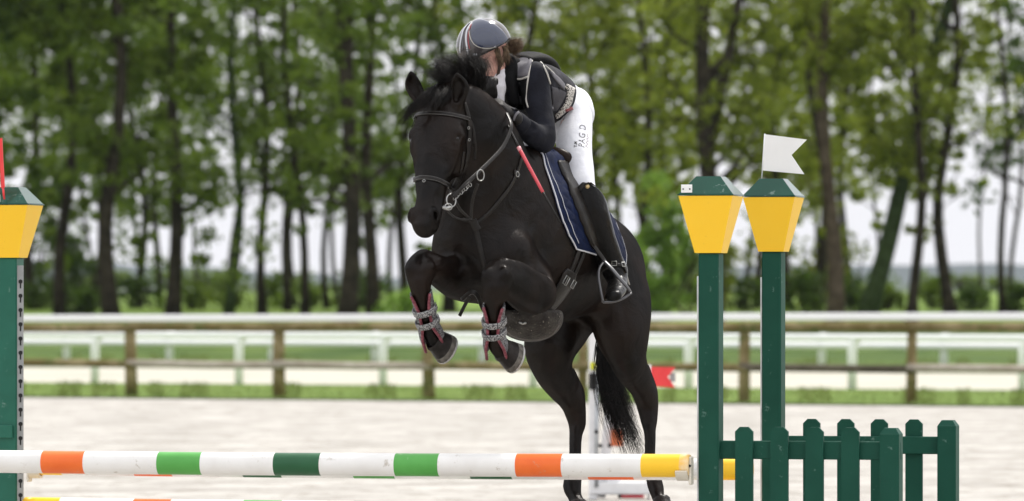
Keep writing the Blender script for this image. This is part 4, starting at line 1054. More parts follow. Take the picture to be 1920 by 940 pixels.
# guard: a broad shaped shield under the breast, hung between the fore legs
gc = P(990, 590, 25.86)
gf = Field(tuple(gc - .34), tuple(gc + .34), .007)
gf.ell(gc + np.array([0, 0, -.005]), (.165, .16, .118), E3(hL, hF), k=.02)
gf.half(gc + np.array([0, 0, .022]), (0, 0, 1), .02)
V, F = gf.nets(); V = relax(V, F, 2)
gd = mesh_obj('belly_guard', V, F, M_guard, gi, smooth=True); bgd = bvh_of(V, F)
X, N = surf_path([bgd], [(947, 614), (952, 623), (966, 632), (990, 637), (1015, 636), (1035, 628), (1048, 610)], 6, 2)
if len(X) > 3:
    mb = MB(); mb.tube(X, .004, 6); mb.build('rim', mat('grey_rim', (.12, .11, .10), .6), gd, True)
mb = MB(); mb.tube(np.array([P(974, 604, 25.66), P(980, 607, 25.65), P(986, 606, 25.66)]), .006, 6); mb.build('hook', M_steel, gi, True)
hang([P(866, 562, 25.5), P(884, 548, 25.45), P(896, 556, 25.45), P(906, 580, 25.5), P(922, 600, 25.55)], .02, .006, M_leather, 'loose_strap', side=(0, -1, .2))
hang([P(862, 592, 25.5), P(872, 572, 25.47), P(881, 556, 25.45)], .016, .005, M_leather, 'strap_end', side=(0, -1, .2))

# ---- tendon boots: patterned shell, pink piping, two straps
M_shell = mat('grey_lace_boot_shell', (0.03, 0.03, 0.032), .6, (0.20, 0.20, 0.21), 130, bump=.4, bscale=180, ramp=(.46, .54))
M_web = mat('grey_patterned_strap', (0.045, 0.045, 0.05), .6, (0.30, 0.30, 0.30), 150, bump=.4, bscale=200, ramp=(.47, .53))
M_pink = mat('pink_piping', (0.105, 0.012, 0.024), .5, (0.24, 0.06, 0.08), 90)
def tendon_boot(a, b, c, front, right):
    """a top, b above the fetlock, c bottom behind the fetlock; front = direction the leg faces"""
    pts = catmull(np.array([a, b * .5 + a * .5, b, c]), 7); m = len(pts)
    T = np.gradient(pts, axis=0); T /= np.linalg.norm(T, axis=1, keepdims=True)
    tt = np.linspace(0, 1, m); R = np.interp(tt, [0, .25, .6, .8, 1], [.052, .049, .048, .058, .055])
    open_ = np.interp(tt, [0, .12, .3, .62, .75, 1], [1.0, .72, .50, .52, .75, .95])
    root = thing('tendon_boot', None, None); root.parent = horse
    n = 18; rings = []; ed = [[], []]
    for i in range(m):
        f = nrm(np.asarray(front) - T[i] * np.dot(front, T[i])); s = np.cross(T[i], f)
        an = np.linspace(open_[i], 2*math.pi - open_[i], n)
        rings.append(np.array([pts[i] + (f * math.cos(q) * 1.02 + s * math.sin(q)) * R[i] for q in an]))
        ed[0].append(rings[-1][0]); ed[1].append(rings[-1][-1])
    O = np.array(rings); cen = pts[:, None, :]; I = cen + (O - cen) * .86
    V = np.concatenate([O.reshape(-1, 3), I.reshape(-1, 3)]); k = m * n; F = []
    for i in range(m-1):
        for j in range(n-1): q = i*n+j; F += [(q, q+1, q+n+1, q+n), (q+k, q+n+k, q+n+1+k, q+1+k)]
    rim = list(range(n)) + [i*n+n-1 for i in range(1, m)] + [(m-1)*n+j for j in range(n-2, -1, -1)] + [i*n for i in range(m-2, 0, -1)]
    for i in range(len(rim)): q, w = rim[i], rim[(i+1) % len(rim)]; F.append((q, q+k, w+k, w))
    mesh_obj('shell', V, F, M_shell, root, smooth=True)
    for e in ed: mb = MB(); mb.tube(np.array(e), .0072, 8); mb.build('piping', M_pink, root, True)
    for t0 in (.34, .60):
        i = int(t0 * (m-1)); f = nrm(np.asarray(front) - T[i] * np.dot(front, T[i])); s = np.cross(T[i], f); mb = MB()
        an = np.linspace(-1.9, 1.9, 22); X = np.array([pts[i] + (f * math.cos(q) * 1.04 + s * math.sin(q)) * (R[i] + .004) + T[i] * .006 * math.sin(q) for q in an]); N = np.array([nrm(x - pts[i]) for x in X])
        band(mb, X, N, .030, .005, 0); mb.build('strap', M_web, root, True)
tendon_boot(P(926, 572, 25.27), P(927, 632, 25.35), P(932, 664, 25.42), (-.12, -1, -.05), 1)
tendon_boot(P(789, 548, 25.40), P(804, 612, 25.48), P(816, 648, 25.56), (-.12, -1, -.05), 1)
# ================================================================== RIDER
M_skin = mat('skin', (0.66, 0.37, 0.30), 0.5, (0.74, 0.44, 0.37), 9, spec=.3, bump=.05, bscale=200)
M_skin.node_tree.nodes['Principled BSDF'].inputs['Subsurface Weight'].default_value = 0.15
M_skin.node_tree.nodes['Principled BSDF'].inputs['Subsurface Scale'].default_value = 0.01
M_sleeve = mat('dark_navy_jersey', (0.008, 0.0085, 0.013), .75, (0.012, 0.013, 0.020), 12, bump=.9, bscale=15, spec=.15)
M_vest = mat('charcoal_vest', (0.020, 0.020, 0.024), .75, (0.036, 0.036, 0.043), 20, bump=.4, bscale=90, spec=.12)
M_panel = mat('grey_panel', (0.13, 0.125, 0.14), .7, (0.17, 0.165, 0.18), 20, bump=.2, bscale=250, spec=.2)
M_silver = mat('silver_piping', (0.50, 0.48, 0.44), .55)
M_breech = mat('white_breeches', (0.68, 0.69, 0.74), .75, (0.74, 0.75, 0.79), 10, bump=.7, bscale=14, spec=.2)
M_boot = mat('black_boot_leather', (0.005, 0.0048, 0.0048), .28, (0.008, 0.0075, 0.0075), 15, bump=.7, bscale=22, spec=.13)
M_glove = mat('black_glove', (0.009, 0.008, 0.008), .55, (0.014, 0.012, 0.012), 30, bump=.2, bscale=200, spec=.2)
M_hairb = mat('brown_hair', (0.085, 0.055, 0.033), .5, (0.19, 0.13, 0.08), 60, spec=.25)
M_gold = mat('brass_badge', (0.55, 0.42, 0.22), .35, metallic=.9)
M_white_cotton = mat('white_collar', (0.62, 0.60, 0.64), .8, (0.70, 0.68, 0.70), 20, bump=.4, bscale=60)

rider = thing('person', 'rider in white breeches, dark vest and helmet leaning over black mane', 'person', tuple(P(1060, 300, 26.4)))
hc = P(913, 98, 26.0)
fr = nrm([-.83, -.50, -.25]); fu = nrm(np.array([-.20, -.06, .97]) - fr * np.dot(fr, [-.20, -.06, .97])); fl = nrm(np.cross(fu, fr))   # face forward, up, left
pel = P(1052, 208, 26.55); rib = P(1006, 172, 26.26); shd = P(966, 152, 26.12); nek = P(944, 150, 26.06)
lhip = P(1076, 224, 26.38); lmid = P(1077, 285, 26.25); lkn = P(1089, 350, 26.12)
lsh = P(1003, 146, 26.02); lel = P(1016, 263, 25.92); lwr = P(958, 216, 25.72); rsh = P(940, 158, 26.24); rel = P(915, 250, 26.15); rwr = P(915, 190, 25.90)
rhip = pel - hL * .09 + np.array([0, -.06, -.05]); rkn = P(938, 345, 26.42)
def body_field(h, lo=None, hi=None):
    return Field(lo if lo is not None else (-.42, 25.45, 1.45), hi if hi is not None else (.62, 26.95, 2.95), h)
# --- the body: one continuous figure
b = body_field(.0085)
b.chain([(pel, .12, .09), (P(1032, 190, 26.42), .10, .075), (rib, .12, .09), (shd, .135, .065), (P(955, 150, 26.09), .06, .06)], k=.02, per=4)
b.chain([(P(958, 150, 26.09), .055), (nek, .052), (hc - fu * .08 + fl * 0 - fr * .03, .052)], k=.03)
b.ell(hc - fr * .012 + fu * .03, (.095, .074, .10), (fr, fl, fu), k=.02)
b.ell(hc + fr * .035 - fu * .045, (.060, .052, .075), (fr, fl, fu), k=.03)
b.ell(hc + fr * .06 - fu * .095, (.024, .024, .018), (fr, fl, fu), k=.03)
for s_ in (1, -1):
    b.ell(hc + fr * .055 + fl * .032 * s_ - fu * .035, (.022, .022, .026), (fr, fl, fu), k=.03)
    b.ell(hc + fr * .086 + fl * .031 * s_ + fu * .004, (.012, .016, .011), (fr, fl, fu), k=.015, cut=True)
    b.ell(hc - fr * .012 + fl * .076 * s_ - fu * .012, (.018, .009, .031), (fr - fl * .3 * s_, fl, fu), k=.008)
    b.ell(hc - fr * .010 + fl * .083 * s_ - fu * .008, (.008, .006, .018), (fr, fl, fu), k=.006, cut=True)
b.chain([(hc + fr * .088 + fu * .004, .009), (hc + fr * .108 - fu * .030, .013), (hc + fr * .094 - fu * .036, .012)], k=.015, per=2)
b.ell(hc + fr * .086 - fu * .062, (.010, .024, .006), (fr, fl, fu), k=.008); b.ell(hc + fr * .084 - fu * .075, (.010, .021, .007), (fr, fl, fu), k=.008)
for sh, el, wr in ((lsh, lel, lwr), (rsh, rel, rwr)):
    b.chain([(sh, .045), (sh * .5 + el * .5, .038), (el, .028), (el * .5 + wr * .5, .022), (wr, .018)], k=.01)
b.chain([(lwr, .026, .022), (P(950, 209, 25.71), .024, .014)], k=.01); b.chain([(rwr, .026, .022), (P(917, 180, 25.87), .024, .014)], k=.01)
b.chain([(lhip, .078), (lmid, .072), (lkn, .056), (P(1110, 400, 26.1), .05), (P(1125, 440, 26.12), .05), (P(1148, 500, 26.15), .028), (P(1156, 522, 26.14), .026), (P(1154, 545, 26.03), .020)], k=.03, per=3)
b.chain([(rhip, .078), (rhip * .5 + rkn * .5, .072), (rkn, .056), (P(985, 430, 26.5), .055), (P(985, 500, 26.52), .035), (P(983, 515, 26.46), .035), (P(972, 535, 26.34), .03)], k=.03, per=3)
V, F = b.nets(); V = relax(V, F, 1); mesh_obj('body', V, F, M_skin, rider, smooth=True); bskin = bvh_of(V, F)
for s_ in (1, -1):
    g = np.array([[math.sin(q)*math.cos(a), math.sin(q)*math.sin(a), math.cos(q)] for q in np.linspace(0, math.pi, 9) for a in np.linspace(0, 2*math.pi, 13)[:-1]]) * .011 + hc + fr * .073 + fl * .031 * s_ + fu * .004
    mesh_obj('eye', g, [(j*12+i, j*12+(i+1) % 12, (j+1)*12+(i+1) % 12, (j+1)*12+i) for j in range(8) for i in range(12)], M_pipe, rider, smooth=True)

# --- breeches
b = body_field(.0075, (-.40, 25.9, 1.95), (.62, 26.95, 2.72))
b.chain([(P(1030, 188, 26.40), .125, .105), (P(1040, 194, 26.48), .145, .12), (P(1056, 214, 26.56), .155, .125)], k=.02, per=3)
b.ell(P(1076, 208, 26.64), (.090, .11, .115), E3(hL, hF), k=.05); b.ell(P(1030, 214, 26.74), (.090, .11, .115), E3(hL, hF), k=.05)
b.chain([(lhip, .088, .10), (lmid, .083, .095), (P(1085, 325, 26.17), .073, .078), (lkn, .068, .068), (P(1098, 380, 26.11), .064, .064)], k=.05, per=4)
b.chain([(rhip, .088, .10), (rhip * .5 + rkn * .5, .083, .095), (rkn, .066, .066), (P(955, 385, 26.46), .06, .06)], k=.05, per=4)
for (q, w) in (((1050, 236), .007), ((1056, 250), .006), ((1064, 222), .006)):    # creases at the hip
    b.chain([(P(q[0] - 16, q[1] + 6, 26.30), w), (P(q[0], q[1], 26.29), w), (P(q[0] + 16, q[1] - 10, 26.31), w)], k=.02, cut=True)
V, F = b.nets(); V = relax(V, F, 2); breeches = mesh_obj('breeches', V, F, M_breech, rider, smooth=True); bbr = bvh_of(V, F)

# --- jersey: sleeves, dark navy
b = body_field(.0075, (-.42, 25.5, 1.9), (.42, 26.75, 2.85))
b.chain([(P(1040, 194, 26.47), .125, .105), (rib, .142, .112), (shd, .155, .085), (P(960, 150, 26.10), .065, .06)], k=.02, per=4)
b.chain([(lsh + [0, 0, .01], .066, .07), (P(1010, 200, 25.98), .062, .064), (P(1019, 245, 25.93), .056, .060), (lel + [.002, 0, -.002], .056, .056)], k=.03, per=4)
b.chain([(lel, .058), (P(996, 250, 25.84), .054), (P(974, 231, 25.78), .046), (P(958, 216, 25.72), .038)], k=.02, per=4)
b.chain([(rsh, .064), (rsh * .5 + rel * .5, .058), (rel, .054), (rel * .5 + rwr * .5, .048), (rwr, .034)], k=.03, per=4)
for (a, c, w) in (((1030, 236), (1004, 262), .006), ((1034, 250), (1012, 278), .007), ((1026, 222), (1000, 240), .005), ((996, 232), (982, 262), .005), ((985, 226), (972, 246), .004)):
    b.chain([(P(*a, 25.80), w), (P((a[0]+c[0])/2, (a[1]+c[1])/2 + 4, 25.775), w), (P(*c, 25.79), w)], k=.03, cut=True)
V, F = b.nets(); V = relax(V, F, 1); mesh_obj('jersey', V, F, M_sleeve, rider, smooth=True); bjer = bvh_of(V, F)
# collar
b = Field(tuple(P(940, 190, 26.0) - .16), tuple(P(940, 120, 26.1) + .16), .006)
b.chain([(P(958, 158, 26.10), .070, .06), (P(947, 154, 26.07), .060, .058), (P(940, 140, 26.05), .054, .058), (P(938, 130, 26.04), .050, .055)], k=.02, per=3)
b.chain([(P(937, 158, 26.01), .040), (P(939, 144, 26.01), .042)], k=.02)
b.chain([(P(936, 166, 25.99), .026, .03), (P(938, 190, 25.98), .020, .02)], k=.03)
for i in range(4): b.chain([(P(922, 150 + i * 9, 25.93), .004), (P(936, 154 + i * 9, 25.93), .004), (P(950, 150 + i * 9, 25.95), .004)], k=.012, cut=True)
V, F = b.nets(); mesh_obj('collar', V, F, M_white_cotton, rider, smooth=True)

b = Field(tuple(P(958, 140, 26.1) - .17), tuple(P(958, 140, 26.1) + .17), .007)
b.chain([(P(968, 152, 26.14), .080, .07), (P(960, 138, 26.11), .066, .062), (P(955, 124, 26.09), .058, .056)], k=.02, per=3)
b.chain([(P(930, 150, 26.0), .060), (P(942, 118, 26.02), .052)], k=.01, per=1, cut=True)
b.chain([(P(956, 118, 26.02), .036, .03), (P(955, 140, 26.01), .042, .034), (P(957, 168, 26.01), .040, .034), (P(962, 190, 26.02), .036, .03)], k=.02, per=3)
V, F = b.nets(); mesh_obj('padded_collar', V, F, M_black, rider, smooth=True)
# --- protective vest
b = body_field(.0075, (-.40, 25.7, 2.15), (.42, 26.75, 2.92))
b.chain([(P(1036, 192, 26.45), .152, .125), (rib, .168, .135), (P(984, 160, 26.18), .168, .118), (P(968, 150, 26.13), .150, .10)], k=.02, per=5)
tax = nrm(rib - pel)
b.chain([(lsh - hL * .05 + [0, 0, .02], .078, .085), (lsh + hL * .03, .085, .10), (P(1022, 215, 25.95), .08, .09)], k=.02, per=2, up=(0, 0, 1), cut=True)
b.chain([(rsh + hL * .0, .085, .085), (rsh - hL * .1, .085, .1)], k=.02, per=2, cut=True)
b.chain([(P(950, 150, 26.08), .072), (P(925, 140, 26.0), .09)], k=.02, per=1, cut=True)
b.half(P(1060, 190, 26.40), (.80, .35, -.35), .01)
V, F = b.nets(); V = relax(V, F, 1); vest = mesh_obj('vest', V, F, M_vest, rider, smooth=True); bv = bvh_of(V, F)
bt = [bv, bjer]
def patch(name, A, B, m, parent, thick=.006, nu=20, nv=12, b=None, lift=.002):
    V, F, top = lay_patch(b or bt, A, B, nu, nv, thick, lift); return mesh_obj(name, V, F, m, parent, smooth=True)
patch('shoulder_panel', [(964, 102), (980, 99), (1001, 104)], [(965, 145), (978, 146), (990, 143)], M_panel, vest, .010)
patch('chest_strap', [(948, 120), (958, 118), (964, 120)], [(952, 200), (962, 206), (974, 210)], M_black, vest, .010, nv=18)
patch('chest_panel', [(965, 150), (978, 151), (990, 148)], [(966, 205), (976, 210), (986, 208)], M_black, vest, .008)
patch('strap_tab', [(969, 176), (980, 176)], [(970, 194), (981, 195)], M_panel, vest, .012, nu=6, nv=6)
patch('back_panel', [(1030, 134), (1046, 146), (1058, 160)], [(1036, 146), (1048, 160), (1057, 170)], M_panel, vest, .008)
patch('side_panel', [(1034, 162), (1050, 168), (1062, 174)], [(1036, 208), (1044, 206), (1052, 194)], M_panel, vest, .004, nv=10).data.materials[0] = mat('dark_grey_panel', (0.065, 0.063, 0.072), .7, (0.085, 0.083, 0.092), 20, bump=.2, bscale=250, spec=.2)
def pipe(px, r, m, name, parent, b=None, lift=.6):
    X, N = surf_path(b or bt, px, 6, 3); mb = MB(); mb.tube(X + N * r * lift, r, 6); return mb.build(name, m, parent, True)
pipe([(1000, 108), (995, 122), (992, 140), (989, 160), (987, 185), (991, 202)], .0042, M_silver, 'piping', vest)
pipe([(1000, 108), (1008, 110), (1016, 120), (1025, 138), (1031, 158)], .0042, M_silver, 'piping', vest)
pipe([(964, 147), (976, 149), (991, 144)], .0055, M_silver, 'piping', vest)
pipe([(1022, 124), (1036, 136), (1050, 152), (1062, 166)], .0035, M_silver, 'piping', vest)
pipe([(1034, 169), (1048, 175), (1062, 173)], .003, M_black, 'seam', vest)
pipe([(1047, 164), (1046, 190)], .004, M_black, 'seam', vest)
pipe([(949, 131), (957, 131), (964, 131)], .0035, M_panel, 'buckle_bar', vest); pipe([(949, 122), (957, 122), (964, 122)], .0025, M_panel, 'buckle_bar', vest)
# airbag hump across the shoulders
b = body_field(.0075, (-.1, 25.8, 2.45), (.42, 26.8, 2.95))
b.chain([(P(966, 116, 26.16), .10, .035), (P(986, 117, 26.24), .12, .050), (P(1003, 126, 26.32), .12, .055), (P(1022, 144, 26.42), .09, .035)], k=.02, per=4, up=(0.1, 0.3, 1))
V, F = b.nets(); V = relax(V, F, 1); mesh_obj('airbag_pack', V, F, M_black, vest, smooth=True)
# spotted shirt hem and dark red belt
M_spot = mat('spotted_shirt', (0.60, 0.57, 0.53), .8, (0.02, 0.018, 0.018), 170, ramp=(.52, .55), detail=1)
bw = [bbr, bv, bjer]
patch('shirt_hem', [(1062, 158), (1063, 172), (1060, 190), (1050, 206), (1040, 216)], [(1077, 166), (1073, 180), (1069, 196), (1058, 210), (1043, 222)], M_spot, rider, .006, b=bw, nu=24, nv=8, lift=.004)
patch('belt', [(1057, 203), (1064, 201), (1070, 199)], [(1058, 208), (1065, 206), (1072, 203)], mat('dark_red_leather', (0.16, 0.02, 0.022), .5), rider, .008, b=bw, nu=8, nv=4, lift=.008)
pipe([(1042, 224), (1052, 218), (1060, 210), (1072, 206)], .003, M_white_cotton, 'waistband', breeches, b=[bbr])

# --- marks on the thigh
M_ink = mat('grey_print', (0.10, 0.10, 0.11), .7); M_ink2 = mat('black_print', (0.02, 0.02, 0.022), .7); M_ink3 = mat('wine_print', (0.14, 0.06, 0.07), .7)
def text_on(txt, org, adv, hgt, m, name, parent, b, shear=0.25, bold=0.0, spacing=1.0, total=None):
    """letters laid on a surface; org = photo point of the baseline start, adv = reading direction, hgt = letter-top direction"""
    cu = bpy.data.curves.new(name + '_font', 'FONT'); cu.body = txt; cu.shear = shear; cu.offset = bold; cu.space_character = spacing; cu.resolution_u = 3
    o = bpy.data.objects.new('tmp', cu); COL.objects.link(o); bpy.context.view_layer.update()
    me = bpy.data.meshes.new_from_object(o.evaluated_get(bpy.context.evaluated_depsgraph_get()))
    v = np.array([q.co[:] for q in me.vertices]); f = [tuple(p.vertices) for p in me.polygons]
    bpy.data.objects.remove(o); bpy.data.curves.remove(cu); bpy.data.meshes.remove(me)
    w = v[:, 0].max() - v[:, 0].min(); hh = v[:, 1].max() - v[:, 1].min(); v[:, 0] = (v[:, 0] - v[:, 0].min()) / w; v[:, 1] = (v[:, 1] - v[:, 1].min()) / hh
    T = []; 
    for q in v:
        p = np.array(org) + np.array(adv) * q[0] + np.array(hgt) * q[1]; r = cast(b, *p)
        T.append(r[0] + r[1] * .0012)
    return mesh_obj(name, T, f, m, parent)
text_on('PAG D', (1096, 277), (2.5, -42), (-12, -.7), M_ink, 'lettering', breeches, bbr, spacing=1.15)
text_on('TLM', (1082, 277), (.4, -11), (-6, 0), M_ink2, 'lettering', breeches, bbr, shear=0, bold=.02)
X, N = surf_path(bbr, [(1102, 277), (1098, 274), (1102, 271), (1099, 267), (1103, 265), (1100, 261), (1103, 259), (1101, 255), (1102, 252)], 5, 0)
mb = MB(); mb.tube(X, .0011, 4); mb.build('signature', M_ink3, breeches, True)

# --- helmet
hfw = nrm([-.84, -.34, -.44]); hup = nrm(np.array([-.38, -.10, .92]) - hfw * np.dot(hfw, [-.38, -.10, .92])); hlf = nrm(np.cross(hup, hfw))
h0 = P(907, 84, 26.0)
b = Field(tuple(h0 - .24), tuple(h0 + .24), .0055)
b.ell(h0, (.132, .112, .122), (hfw, hlf, hup), k=.0)
b.half(h0 - hup * .030, -hup, .008)
b.ell(h0 - hup * .03, (.118, .098, .098), (hfw, hlf, hup), k=.006, cut=True)
b.ell(h0 + hfw * .120 - hup * .030, (.055, .075, .007), (nrm(hfw - hup * .25), hlf, hup), k=.012)
V, F = b.nets(); V = relax(V, F, 1)
M_shellh = mat('brown_grey_helmet', (0.045, 0.038, 0.040), .22, (0.055, 0.048, 0.05), 10, coat=.6, spec=.5)
M_blue = mat('glossy_slate_panel', (0.014, 0.022, 0.055), .12, coat=.8, spec=.6)
helmet = mesh_obj('helmet', V, F, M_shellh, rider, smooth=True); bh = bvh_of(V, F)
patch('side_panel', [(886, 41), (896, 36), (912, 39), (930, 48), (945, 62), (953, 76)], [(882, 58), (886, 78), (898, 88), (914, 90), (930, 88), (950, 79)], M_blue, helmet, .003, nu=40, nv=28, b=bh, lift=.0015)
pipe([(893, 36), (881, 46), (880, 62), (885, 78), (896, 88), (912, 91), (930, 88), (952, 78)], .0022, M_silver, 'trim', helmet, b=bh)
for px, w, m in (([(884, 40), (872, 52), (866, 68), (863, 86), (863, 100)], .010, M_pipe), ([(880, 44), (870, 58), (868, 76), (868, 96)], .004, M_panel), ([(888, 40), (877, 54), (874, 72), (876, 90), (878, 102)], .009, M_pipe), ([(884, 46), (879, 60), (878, 76), (881, 92)], .005, mat('red_trim', (.30, .05, .06), .4))):
    X, N = surf_path(bh, px, 6, 3); mb = MB(); band(mb, X, N, w, .0015, .0015); mb.build('stripe', m, helmet, True)
r = cast(bh, 927, 86); mb = MB(); mb.tube(np.array([r[0] - r[1]*.002, r[0] + r[1]*.004]), .006, 10); mb.build('rivet', M_pipe, helmet, True)
r = cast(bh, 891, 103)
if r: mb = MB(); mb.box(r[0] + r[1]*.002, (.022, .010, .012), bev=.003); mb.build('front_clip', M_pipe, helmet, True)
pipe([(870, 112), (885, 112), (900, 108), (920, 99), (940, 89), (956, 80)], .0030, M_leather, 'rim', helmet, b=bh)
# chin harness
M_strapb = mat('brown_harness', (0.030, 0.016, 0.010), .6, (0.055, 0.03, 0.02), 60, bump=.5, bscale=160)
def stripb(px, w, name, D=None, t=.003, b=None):
    X, N = surf_path(b or bskin, px, 6, 3); mb = MB(); band(mb, X, N, w, t, .004); return mb.build(name, M_strapb, helmet, True)
stripb([(934, 92), (936, 104), (936, 118), (935, 130), (932, 142), (926, 153)], .014, 'chin_strap', t=.006)
stripb([(950, 84), (948, 100), (944, 114), (936, 128)], .010, 'chin_strap')
# hair: side locks and a loose bun under the back of the helmet
g_ = [[P(930 + 2*i, 94 - i, 25.93), P(933 + 1.2*i, 104, 25.925), P(935 + i, 114, 25.93), P(936 + i, 124, 25.95)] for i in range(3)]
for i in range(16):
    a = i / 16 * 6.28; cx, cy, rr = 965, 88, rm.uniform(4, 13); ph = rm.uniform(0, 6.28)
    g_.append([P(952, 86, 26.04)] + [P(cx + rr * math.cos(ph + q), cy + rr * .85 * math.sin(ph + q) - 2, 26.03 + .03 * math.sin(a + q)) for q in (0, 1.1, 2.2, 3.3, 4.4, 5.4)])
g_ += [[P(944 + 3*i, 88, 25.955), P(947 + 2.5*i, 102, 25.95), P(949 + 1.5*i, 112, 25.955), P(950 + i, 121, 25.965)] for i in range(3)]
g_ += [[P(956, 84, 26.04), P(970, 76, 26.03), P(980, 80, 26.03), P(984, 88, 26.03)], [P(950, 90, 26.03), P(962, 100, 26.03), P(972, 104, 26.03), P(978, 103, 26.03)]]
tufts(g_, 56, .005, .010, .0011, 21, 'hair', parent=rider, mt=M_hairb, shrink=.25, wig=.006)

# --- gloves
def glove(wr, palm, axis, back, thumb_side, name):
    a = nrm(axis); n = nrm(np.asarray(back) - a * np.dot(back, a)); s = np.cross(a, n) * thumb_side
    b = Field(tuple(palm - .14), tuple(palm + .14), .0042)
    b.chain([(wr - a * .03, .038, .034), (wr, .034, .030)], k=.01, per=1, up=tuple(n))
    b.chain([(wr, .030, .024), (palm, .042, .020), (palm + a * .03, .042, .018)], k=.015, per=3, up=tuple(n))
    for i, (o, L) in enumerate(((.031, .94), (.0105, 1.03), (-.0105, .97), (-.031, .80))):
        k = palm + a * .034 + s * o; k1 = k + (a * .80 - n * .62) * .034 * L; k2 = k1 + (-n * .98 - a * .15) * .026 * L; k3 = k2 + (-a * .95 + n * .1) * .022 * L
        b.chain([(palm + s * o * .8, .012), (k + n * .004, .0125), (k1, .0112), (k2, .0105), (k3, .0092)], k=.004, per=3)
    t0 = palm - a * .015 + s * .034; t1 = t0 + (a * .6 + s * .55 - n * .5) * .036; t2 = t1 + (a * .75 - n * .6 - s * .2) * .030
    b.chain([(t0 - s * .012, .016), (t1, .0135), (t2, .011)], k=.010, per=3)
    V, F = b.nets(); V = relax(V, F, 1); return mesh_obj(name, V, F, M_glove, rider, smooth=True)
lg = glove(lwr + [0, 0, .004], P(948, 205, 25.69), (-.72, -.35, .62), (.35, -.35, .88), 1, 'glove')
rg = glove(rwr, P(917, 176, 25.84), (-.15, -.45, .85), (-.3, -.85, .3), -1, 'glove')
r = cast([bjer], 968, 219)
if r: 
    X, N = surf_path([bjer], [(972, 210), (966, 216), (962, 226)], 6, 2); mb = MB(); band(mb, X, N, .012, .003, .002); mb.build('cuff_tab', M_panel, lg, True)

# --- boots
def boot(pts, foot, topc, topn, name):
    b = Field(tuple(np.min([p[0] for p in pts + foot], 0) - .16), tuple(np.max([p[0] for p in pts + foot], 0) + .16), .0065)
    b.chain(pts, k=.01, per=5); b.chain(foot, k=.045, per=4, up=(-.3, -.5, .8))
    b.half(topc, topn, .006)
    return b
lb = [(P(1090, 335, 26.100), .084), (P(1094, 352, 26.100), .084), (P(1104, 385, 26.090), .084), (P(1113, 415, 26.100), .082), (P(1124, 445, 26.120), .074), (P(1138, 475, 26.140), .064), (P(1149, 500, 26.150), .056)]
lf = [(P(1156, 512, 26.180), .050, .05), (P(1158, 532, 26.100), .046, .046), (P(1155, 546, 26.000), .048, .036), (P(1150, 556, 25.900), .040, .028)]
b = boot(lb, lf, P(1095, 349, 26.030), nrm(P(1089, 320, 26.200) - P(1101, 378, 26.000)), 'boot')
for i, (y, w) in enumerate(((452, .005), (463, .006), (474, .006), (486, .007), (494, .006))):   # creases round the ankle
    x = 1127 + (y - 452) * .52; b.chain([(P(x - 22, y + 4, 25.930), w), (P(x - 4, y - 3 + 2*i, 25.900), w), (P(x + 20, y + 2 - i, 25.960), w)], k=.02, cut=True)
V, F = b.nets(); V = relax(V, F, 1); bo = mesh_obj('boot', V, F, M_boot, rider, smooth=True); bb = bvh_of(V, F)
rb = [(P(940, 335, 26.42), .078), (P(950, 365, 26.44), .078), (P(975, 410, 26.48), .076), (P(985, 450, 26.5), .064), (P(986, 490, 26.52), .052)]
b = boot(rb, [(P(986, 505, 26.52), .048), (P(983, 520, 26.44), .045), (P(974, 536, 26.32), .046, .036), (P(970, 544, 26.24), .038, .028)], P(944, 345, 26.42), (-.1, .1, .95), 'boot')
V, F = b.nets(); mesh_obj('boot', V, F, M_boot, rider, smooth=True)
# welt and sole of the near boot, top rim, badge, spur strap
def bband(px, w, t, m, name, lift=.001):
    X, N = surf_path(bb, px, 6, 3); mb = MB(); band(mb, X, N, w, t, lift); return mb.build(name, m, bo, True)
bband([(1073, 372), (1082, 360), (1092, 348), (1100, 339), (1108, 335), (1118, 345)], .022, .004, M_leather, 'boot_rim')
r = cast(bb, 1101, 350); t = MB(); t.tube(np.array([r[0] - r[1]*.001, r[0] + r[1]*.005]), .011, 12); t.build('badge', M_gold, bo, True)
bband([(1126, 508), (1136, 502), (1148, 497), (1160, 497), (1170, 502), (1174, 512)], .016, .004, M_leather, 'spur_strap')
for c in ((1151, 494), (1167, 497)):
    r = cast(bb, *c)
    if r: n = r[1]; t_ = nrm(np.cross(n, [0, 0, 1])); u_ = np.cross(n, t_); q = [r[0] + n*.008 + t_*a*.011 + u_*c_*.010 for a, c_ in ((-1, -1), (1, -1), (1, 1), (-1, 1), (-1, -1))]; t = MB(); t.tube(np.array(q), .0026, 5); t.build('spur_buckle', M_steel, bo)
mb = MB(); mb.tube(catmull(np.array([P(1168, 500, 26.140), P(1174, 508, 26.180), P(1176, 520, 26.200), P(1180, 534, 26.240)]), 5), .0035, 6); mb.build('spur', M_steel, bo, True)

# --- stirrup and its leather (hung from the saddle: part of the horse's tack)
st = thing('stirrup', None, None); st.parent = horse
hang([P(1074, 330, 26.180), P(1079, 368, 26.070), P(1086, 402, 26.020), P(1099, 436, 26.020), P(1115, 463, 26.020), P(1131, 486, 26.020), P(1134, 492, 26.010)], .020, .004, M_leather, 'stirrup_leather', parent=st, side=(.55, -.8, .1))
M_iron = mat('dark_stirrup_metal', (0.10, 0.10, 0.105), .35, metallic=.7)
mb = MB(); mb.tube(catmull(np.array([P(1133, 490, 25.990), P(1146, 503, 25.960), P(1160, 520, 25.940), P(1174, 536, 25.930), P(1183, 549, 25.940)]), 5), np.interp(np.linspace(0, 1, 21), [0, .5, 1], [.012, .012, .009]), 8, flat=.6)
mb.tube(catmull(np.array([P(1133, 490, 25.990), P(1124, 503, 25.950), P(1122, 520, 25.920), P(1126, 545, 25.890), P(1131, 567, 25.880)]), 5), .007, 8, flat=.6)
